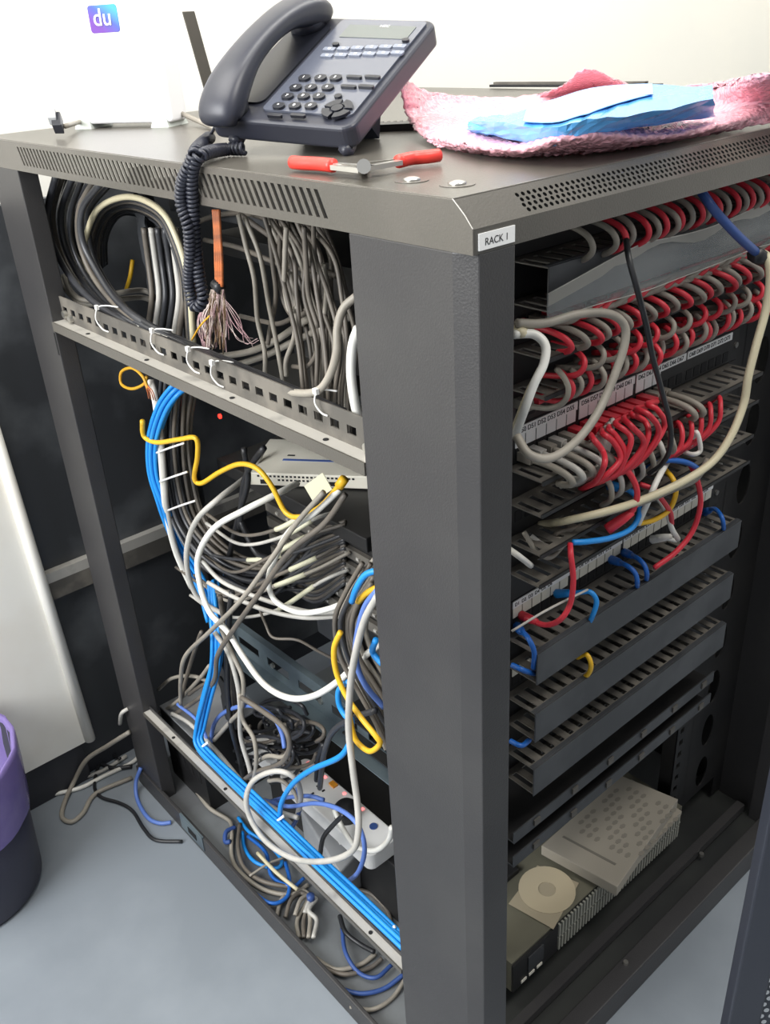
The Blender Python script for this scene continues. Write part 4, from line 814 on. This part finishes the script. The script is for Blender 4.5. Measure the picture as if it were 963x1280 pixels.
stn.hexa([drop(a_) + V((.04, 0, 0)), drop(b2_) + V((.04, 0, 0)), drop(c_) - V((.03, -.02, 0)), drop(d_) - V((.03, 0, 0)), a_, b2_, c_, d_]); stn.build('stand', M['phone'], ph)
for q in (.03, PW - .012):
    MB().tube([F(q, .012, -.026), F(q, .004, -.029), F(q, -.002, -.020)], .006, 10).build('foot', M['phone'], ph, True)
rbox(F(.062, .018, .0002), PU * .108, PV * .188, PN * .0022, .06).build('face_plate', M['face'], ph)
def facebox(px0, py0, px1, py1, hgt, m, nm, pad=1.0):
    """bar between two face points, width given in metres by pad"""
    a = onface(px0, py0); b_ = onface(px1, py1); return a, b_
def key(px, py, wu, wv, m='key', nm='key', h=.003):
    a, b_ = onface(px, py); return rbox(F(a - wu / 2, b_ - wv / 2, .0022), PU * wu, PV * wv, PN * h, .45).build(nm, M[m], ph)
ks = [((382, 102), (402, 102), (421, 102)), ((371, 114), (390, 114), (411, 114)), ((361, 125), (381, 125), (400, 125)), ((350, 137), (370, 137), (390, 137))]
chars = '123456789*0#'
for i, row in enumerate(ks):
    for j, (a, b_) in enumerate(row):
        o = key(a, b_, .0135, .0105); ua, va = onface(a, b_); text('digit', chars[i * 3 + j], M['label'], o, F(ua - .002, va - .002, .0053), PU, PV, .004, .0002)
for a, b_ in ((444, 101), (467, 101), (437, 113), (459, 113), (345, 149), (374, 149)): key(a, b_, .018, .0045)
key(424, 125, .008, .007)
a, b_ = onface(423, 141)
for k in range(4):
    an = k * math.pi / 2 + .12; P = [F(a + q * math.cos(an + s * 1.3), b_ + q * math.sin(an + s * 1.3), .0022) for q, s in [(.0165, j / 6) for j in range(7)] + [(.008, 1 - j / 6) for j in range(7)]]
    MB().prism(P, PN * .003).build('navigation_key', M['key'], ph)
MB().cyl(F(a, b_, .0022), F(a, b_, .006), .0062, 20).build('navigation_key', M['key'], ph)
for row in (0, 1):
    for j in range(6):
        a0_, b0_ = onface(404 + 17.5 * j - row * 3, 67 + row * 8 - j * .7); rbox(F(a0_, b0_, .0022), PU * .0145, PV * .0065, PN * .002, .2).build('line_key', M['keylit'], ph)
        MB().obox(F(a0_ + .006, b0_ + .002, .0042), PU * .003, PV * .003, PN * .0004).build('line_lamp', M['label'], ph)
a0_, b0_ = onface(432, 53); rbox(F(.078, .166, .0022), PU * .084, PV * .027, PN * .0008, .06).build('display', M['lcd'], ph)
a0_, b0_ = onface(480, 36); text('maker_name', 'NEC', M['label'], ph, F(a0_ - .004, b0_ - .002, .0028), PU, PV, .0042, .0003)
key(421, 60, .008, .006); key(508, 55, .008, .006)
# cradle recess and handset
rbox(F(.006, .03, .0002), PU * .05, PV * .165, PN * .002, .2).build('cradle', M['key'], ph)
hs = []; hp = [(-.008, .000, .019, .008), (-.006, .008, .0235, .014), (.008, .016, .0245, .017), (.030, .026, .0225, .0155), (.062, .034, .0195, .0120), (.10, .0365, .0185, .0112), (.14, .034, .0195, .0120), (.172, .026, .0225, .0155), (.192, .018, .0245, .017), (.206, .010, .0235, .014), (.208, .002, .019, .008)]
sm = smoothpath([V((p[0], p[1], 0)) for p in hp], 5); sw_ = smoothpath([V((p[2], p[3], 0)) for p in hp], 5)
UC = .026
for i, p in enumerate(sm):
    t = (sm[min(i + 1, len(sm) - 1)] - sm[max(i - 1, 0)]).normalized(); nn_ = V((-t.y, t.x, 0)); ring = []
    for k in range(20):
        an = 2 * math.pi * k / 20; ca, sa = math.cos(an), math.sin(an); ca = math.copysign(abs(ca) ** .75, ca); sa = math.copysign(abs(sa) ** .75, sa)
        q = p + nn_ * sa * sw_[i].y; ring.append(F(UC + ca * sw_[i].x, q.x, q.y - .001))
    hs.append(ring)
hso = MB().ring(hs).build('handset', M['phone'], ph, True)
MB().tube([F(.026, .012, .001), F(.026, .012, .014)], .018, 20, [.0205, .0225]).build('mouthpiece', M['phone'], ph, True)
MB().tube([F(.026, .187, .001), F(.026, .187, .016)], .018, 20, [.0205, .0225]).build('earpiece', M['phone'], ph, True)
# coiled cord
def coil(pts, R_, r_, pitch, nm, par, kk=10):
    c = smoothpath(pts, 14); out = []; acc = 0; nrm = None; ln = [0]
    for i in range(1, len(c)): ln.append(ln[-1] + (c[i] - c[i - 1]).length)
    N = int(ln[-1] / pitch * kk); j = 0; 
    for s in range(N):
        d = s / N * ln[-1]
        while j < len(ln) - 2 and ln[j + 1] < d: j += 1
        f = (d - ln[j]) / max(1e-9, ln[j + 1] - ln[j]); p = c[j].lerp(c[j + 1], f); t = (c[j + 1] - c[j]).normalized()
        if nrm is None: nrm = t.orthogonal().normalized()
        nrm = (nrm - t * nrm.dot(t)).normalized(); b_ = t.cross(nrm); a = 2 * math.pi * s / kk; out.append(p + (nrm * math.cos(a) + b_ * math.sin(a)) * R_)
    return MB().tube(out, r_, 6).build(nm, M['phone'], par, True)
top_ = F(.03, -.006, .01)
coil([Z(262, 172, ZT + .012), X(247, 186, .004), X(238, 205, -.010), X(228, 228, -.014), X(227, 255, -.014), X(236, 285, -.012), X(238, 320, -.011), X(236, 350, -.011), X(240, 376, -.011), X(246, 386, -.010)], .0052, .0021, .0046, 'coiled_cord', ph)
coil([X(246, 386, -.010), X(254, 374, -.005), X(250, 350, -.004), X(246, 320, -.004), X(243, 285, -.005), X(241, 250, -.006), X(240, 222, -.008), X(244, 203, -.007), X(256, 192, .004), Z(280, 187, ZT + .0075), Z(306, 186, ZT + .0075)], .0050, .0021, .0048, 'coiled_cord', ph)
cable('cord_end', [top_, (top_ + Z(262, 172, ZT + .012)) / 2, Z(262, 172, ZT + .012)], .0018, 'phone', parent=ph)
# --- pliers
pr = empty('wire_cutters', Z(460, 208, ZT), 'open wire cutters with red handles at the roof edge', 'pliers')
def zp(a, b_, h=.008): return Z(a, b_, ZT + h)
MB().tube(smoothpath([zp(366, 203), zp(378, 204), zp(398, 205), zp(417, 207)], 4), .006, 12, [.0035] + [.0062] * 11 + [.005] if False else None).build('handle', M['handle'], pr, True)
MB().tube(smoothpath([zp(549, 194), zp(535, 196), zp(515, 198), zp(498, 202)], 4), .0058, 12).build('handle', M['handle'], pr, True)
def blade(p, q, wd, h=.004):
    d = (q - p); n_ = V((-d.y, d.x, 0)).normalized() * wd; MB().obox(p - n_ / 2 - V((0, 0, h / 2)), d, n_, (0, 0, h)).build('jaw', M['steel'], pr)
blade(zp(415, 206), zp(466, 210), .007); blade(zp(415, 209), zp(450, 213), .004); blade(zp(450, 212), zp(500, 203), .008); blade(zp(462, 205), zp(500, 201), .003)
MB().cyl(zp(455, 208, .004), zp(455, 208, .013), .006, 14).build('pivot', M['steel'], pr)
# --- router with feet and sticker
ro = empty('router', Z(158, 162, ZT), 'tall white router tower with a purple blue du sticker', 'router')
ra, rb = Z(92, 156, ZT + .006), Z(215, 153, ZT + .006); ru = (rb - ra).normalized(); rn = V((ru.y, -ru.x, 0))   # rn towards the camera side
if rn.dot(CAM - ra) < 0: rn = -rn
RW = (rb - ra).length
bevel(rbox(ra, ru * RW, -rn * .045, (0, 0, .30), .15).build('shell', M['routerw'], ro), .004, 3)
for p_ in (ra + ru * .004, rb - ru * .034): MB().hexa([p_ + rn * .004 + V((0, 0, -.006)), p_ + ru * .03 + rn * .004 + V((0, 0, -.006)), p_ + ru * .03 - rn * .05 + V((0, 0, -.006)), p_ - rn * .05 + V((0, 0, -.006)), p_ + ru * .006 + V((0, 0, .012)), p_ + ru * .024 + V((0, 0, .012)), p_ + ru * .024 - rn * .045 + V((0, 0, .012)), p_ + ru * .006 - rn * .045 + V((0, 0, .012))]).build('foot', M['feet'], ro)
def onr(px, py):
    d = ray(px, py); t = (ra - CAM).dot(rn) / d.dot(rn); return CAM + d * t
s0, s1, s2 = onr(115, 42), onr(151, 40), onr(112, 7)
stk = bevel(rbox(s0, ru * (s1 - s0).dot(ru), V((0, 0, 1)) * (s2.z - s0.z), rn * .0008, .12).build('sticker', M['sticker'], ro), .0002)
text('lettering', 'du', M['label'], stk, s0 + ru * .007 + V((0, 0, .009)) + rn * .001, ru, (0, 0, 1), .0215, .0006)
# --- loose network plug
lp = empty('patch_cable', Z(80, 165, ZT), 'grey cord with dark plug end standing at the roof corner', 'cable')
pc = Z(78, 166, ZT + .006)
bevel(MB().obox(pc + V((-.008, .006, -.001)), ru * .016, V((0.006, 0.01, .016)), (-.004, -.004, .012)).build('plug', M['key'], lp), .001)
bevel(MB().obox(pc + V((-.010, .012, .010)), ru * .014, V((0.004, 0.006, .012)), (-.003, -.003, .010)).build('plug_shell', M['adapter'], lp), .001)
cable('cord', [pc + V((.005, -.002, .008)), Z(100, 152, ZT + .010), Z(130, 141, ZT + .016), Z(170, 133, ZT + .024), Z(210, 136, ZT + .02), Z(245, 150, ZT + .008), Z(268, 160, ZT + .004)], .0034, 'grey', parent=lp)
# --- black antenna box behind phone
an = empty('wireless_box', (.5, 1.0, ZT), 'black wireless box behind the phone with one upright flat antenna', 'wireless router')
bevel(MB().box((.425, .93, ZT + .0005), (.60, 1.03, ZT + .022)).build('case', M['blk'], an), .003)
q0, q1 = Y(266, 113, 1.0), Y(236, 14, 1.0); bevel(MB().obox(q0 + V((-.011, 0, -.02)), (.022, 0, 0), (0, .004, 0), q1 - q0 + V((0, 0, .02))).build('antenna', M['roof'], an), .001)
# --- flat black bar at the far edge
fb = empty('metal_trim', (.8, .6, ZT), 'thin black metal trim bar lying along the far roof edge', 'metal bar')
f0_, f1_ = Z(612, 109, ZT + .002), Z(800, 109, ZT + .002)
dv = (f1_ - f0_); pv = V((-dv.y, dv.x, 0)).normalized() * .02
MB().obox(f0_, dv * 1.1, pv, (0, 0, .004)).build('bar', M['blk'], fb); MB().obox(f0_ + dv * .03 + V((0, 0, .0041)), dv, pv * .5, (0, 0, .004)).build('lip', M['dust'], fb)
# --- black cable-entry plate with brush behind phone
ce = empty('cable_entry', Z(485, 160, ZT), 'small black slotted block behind the phone on the roof', 'cable entry')
g0_, g1_ = Z(452, 166, ZT), Z(522, 163, ZT); dv = g1_ - g0_; pv = V((-dv.y, dv.x, 0)).normalized()
MB().obox(g0_, dv, pv * .03, (0, 0, .008)).build('block', M['blk'], ce)
for i in range(8): MB().obox(g0_ + dv * (.05 + i * .12) + pv * .034, dv * .05, pv * .05, (0, 0, .004)).build('slot_bar', M['dust'], ce)
# --- bubble wrap (control rows: pixel x, pixel y, height above the roof)
rows = [
 [(548, 186, .001), (600, 193, .001), (650, 197, .001), (700, 195, .001), (760, 190, .001), (820, 181, .001), (880, 170, .001), (965, 156, .001), (1040, 142, .001)],
 [(528, 172, .006), (590, 184, .010), (650, 188, .012), (705, 172, .024), (760, 170, .022), (820, 172, .012), (890, 160, .010), (965, 142, .010), (1045, 128, .01)],
 [(515, 158, .012), (580, 172, .008), (650, 176, .006), (710, 158, .020), (770, 158, .014), (830, 158, .006), (895, 150, .006), (965, 128, .02), (1050, 118, .02)],
 [(506, 140, .025), (560, 150, .010), (640, 152, .005), (710, 140, .004), (780, 138, .004), (840, 138, .004), (900, 134, .012), (965, 112, .035), (1060, 106, .03)],
 [(502, 118, .045), (552, 132, .020), (640, 135, .008), (705, 122, .015), (760, 118, .010), (840, 118, .008), (905, 112, .030), (965, 98, .05), (1070, 96, .04)],
 [(498, 97, .062), (545, 118, .032), (640, 124, .014), (700, 110, .030), (735, 88, .055), (800, 112, .012), (900, 104, .035), (965, 92, .055), (1080, 90, .05)]]
G = [[Z(a, b_, ZT + h) for a, b_, h in r_] for r_ in rows]
G2 = [smoothpath(r_, 14) for r_ in G]; cols = list(zip(*G2)); G3 = [smoothpath(list(c), 10) for c in cols]
nv_, nu_ = len(G3[0]), len(G3); mb = MB(); vs_ = []
for c in G3:
    for p in c: vs_.append(V((p.x, p.y, max(ZT + .0008, p.z))) + V((rnd(-1, 1), rnd(-1, 1), 0)) * .001 + V((0, 0, rnd(0, .0028))))
mb.add(vs_, [(i * nv_ + j, (i + 1) * nv_ + j, (i + 1) * nv_ + j + 1, i * nv_ + j + 1) for i in range(nu_ - 1) for j in range(nv_ - 1)])
bw = mb.build('bubble_wrap', M['bubble'], None, True, 'crumpled pink bubble wrap spread on the rack roof', 'bubble wrap'); s_ = bw.modifiers.new('s', 'SOLIDIFY'); s_.thickness = .0012; s_.offset = 1
# --- blue antistatic bag
bg = empty('antistatic_bag', Z(740, 150, ZT), 'blue translucent bag with a pale card lying on bubble wrap', 'bag')
H = ZT
bt = [Z(584, 160, H + .014), Z(684, 182, H + .014), Z(735, 158, H + .02), Z(895, 148, H + .012), Z(896, 148, H + .012)]
A4 = [Z(584, 162, H + .010), Z(682, 183, H + .012), Z(896, 148, H + .012), Z(892, 118, H + .014), Z(742, 122, H + .014), Z(640, 142, H + .012)]
T4 = [Z(590, 150, H + .026), Z(690, 168, H + .024), Z(893, 128, H + .036), Z(888, 110, H + .036), Z(745, 110, H + .034), Z(640, 140, H + .026)]
def rowp(L, n=10):
    return L
nseg = 14
def lerp3(a, b_, t): return a.lerp(b_, t)
front_b = [Z(583, 162, H + .012), Z(625, 172, H + .012), Z(682, 183, H + .014), Z(735, 170, H + .024), Z(800, 160, H + .022), Z(895, 147, H + .016)]
front_t = [Z(588, 150, H + .022), Z(630, 154, H + .028), Z(690, 160, H + .032), Z(735, 150, H + .038), Z(800, 143, H + .038), Z(893, 124, H + .040)]
back_t = [Z(600, 146, H + .024), Z(640, 142, H + .028), Z(690, 127, H + .036), Z(740, 112, H + .040), Z(800, 107, H + .042), Z(890, 107, H + .042)]
back_b = [p - V((0, 0, .022)) for p in back_t]
rows_ = [smoothpath(q, 5) for q in (front_b, front_t, back_t, back_b)]
rings = []
for i in range(len(rows_[0])):
    a, b_, c_, d_ = [r_[i] for r_ in rows_]; rg = []
    for (p, q) in ((a, b_), (b_, c_), (c_, d_), (d_, a)):
        for k in range(4): t = k / 4; w_ = p.lerp(q, t); rg.append(w_ + V((rnd(-1, 1), rnd(-1, 1), rnd(-.8, 1))) * .0012)
    rings.append(rg)
MB().ring(rings).build('film', M['bluefilm'], bg, False)
cg = []
for i in range(7, 22):
    f_, g_ = rows_[1][i], rows_[2][i]
    cg.append([f_.lerp(g_, .10 + .5 * max(0, (i - 15) / 7)) + V((0, 0, .0022)), f_.lerp(g_, .5) + V((0, 0, .0026)), f_.lerp(g_, .98) + V((0, 0, .0022))])
cm = MB(); cm.add([p for r_ in cg for p in r_], [(i * 3 + j, i * 3 + 3 + j, i * 3 + 4 + j, i * 3 + 1 + j) for i in range(len(cg) - 1) for j in range(2)])
co_ = cm.build('card', M['cardw'], bg); s_ = co_.modifiers.new('s', 'SOLIDIFY'); s_.thickness = .0006
MB().prism([p.lerp((front_b[2] + back_b[4]) / 2, .12) + V((0, 0, .006)) for p in (front_b[0], front_b[2], front_b[5], back_b[5], back_b[1])], (0, 0, .005)).build('circuit_board', mat('board_teal', (60, 100, 130), .4, c2=(120, 140, 160), nscale=60), bg)
# ================================================================== PERFORATED DOOR LEAF (right foreground)
dr = empty('rack_door', (.45, -.28, 0), 'dark perforated metal door leaf at the right foreground', 'door')
dd = V((.7522, -.6566, 0)).normalized(); dn_ = V((dd.y, -dd.x, 0))
h_ = ray(911, 1280); d0 = CAM + h_ * .92; D0 = V((d0.x, d0.y, 0)); dn_ = V((dd.y, -dd.x, 0)); 
if dn_.dot(CAM - D0) < 0: dn_ = -dn_
DH, DW, FR = 1.12, .42, .032
bevel(MB().obox(D0 + V((0, 0, .03)), dd * FR, -dn_ * .018, (0, 0, DH)).build('frame_stile', M['door'], dr), .002)
bevel(MB().obox(D0 + dd * (DW - FR) + V((0, 0, .03)), dd * FR, -dn_ * .018, (0, 0, DH)).build('frame_stile', M['door'], dr), .002)
bevel(MB().obox(D0 + dd * FR + V((0, 0, .03)), dd * (DW - 2 * FR), -dn_ * .018, (0, 0, .03)).build('frame_rail', M['door'], dr), .002)
bevel(MB().obox(D0 + dd * FR + V((0, 0, DH)), dd * (DW - 2 * FR), -dn_ * .018, (0, 0, .03)).build('frame_rail', M['door'], dr), .002)
mb = MB(); pc_ = .0095; nx_ = int((DW - 2 * FR) / pc_); nz_ = int((DH - .03) / pc_)
for j in range(nz_):
    for i in range(nx_):
        hx = .3 + .4 * (j % 2)
        mb.cell(D0 + dd * (FR + i * pc_) + V((0, 0, .06 + j * pc_)) - dn_ * .006, dd * pc_, V((0, 0, pc_)), lambda t, hx=hx: (hx + .29 * math.cos(t), .5 + .36 * math.sin(t)), 8)
mb.build('perforated_sheet', M['door'], dr)
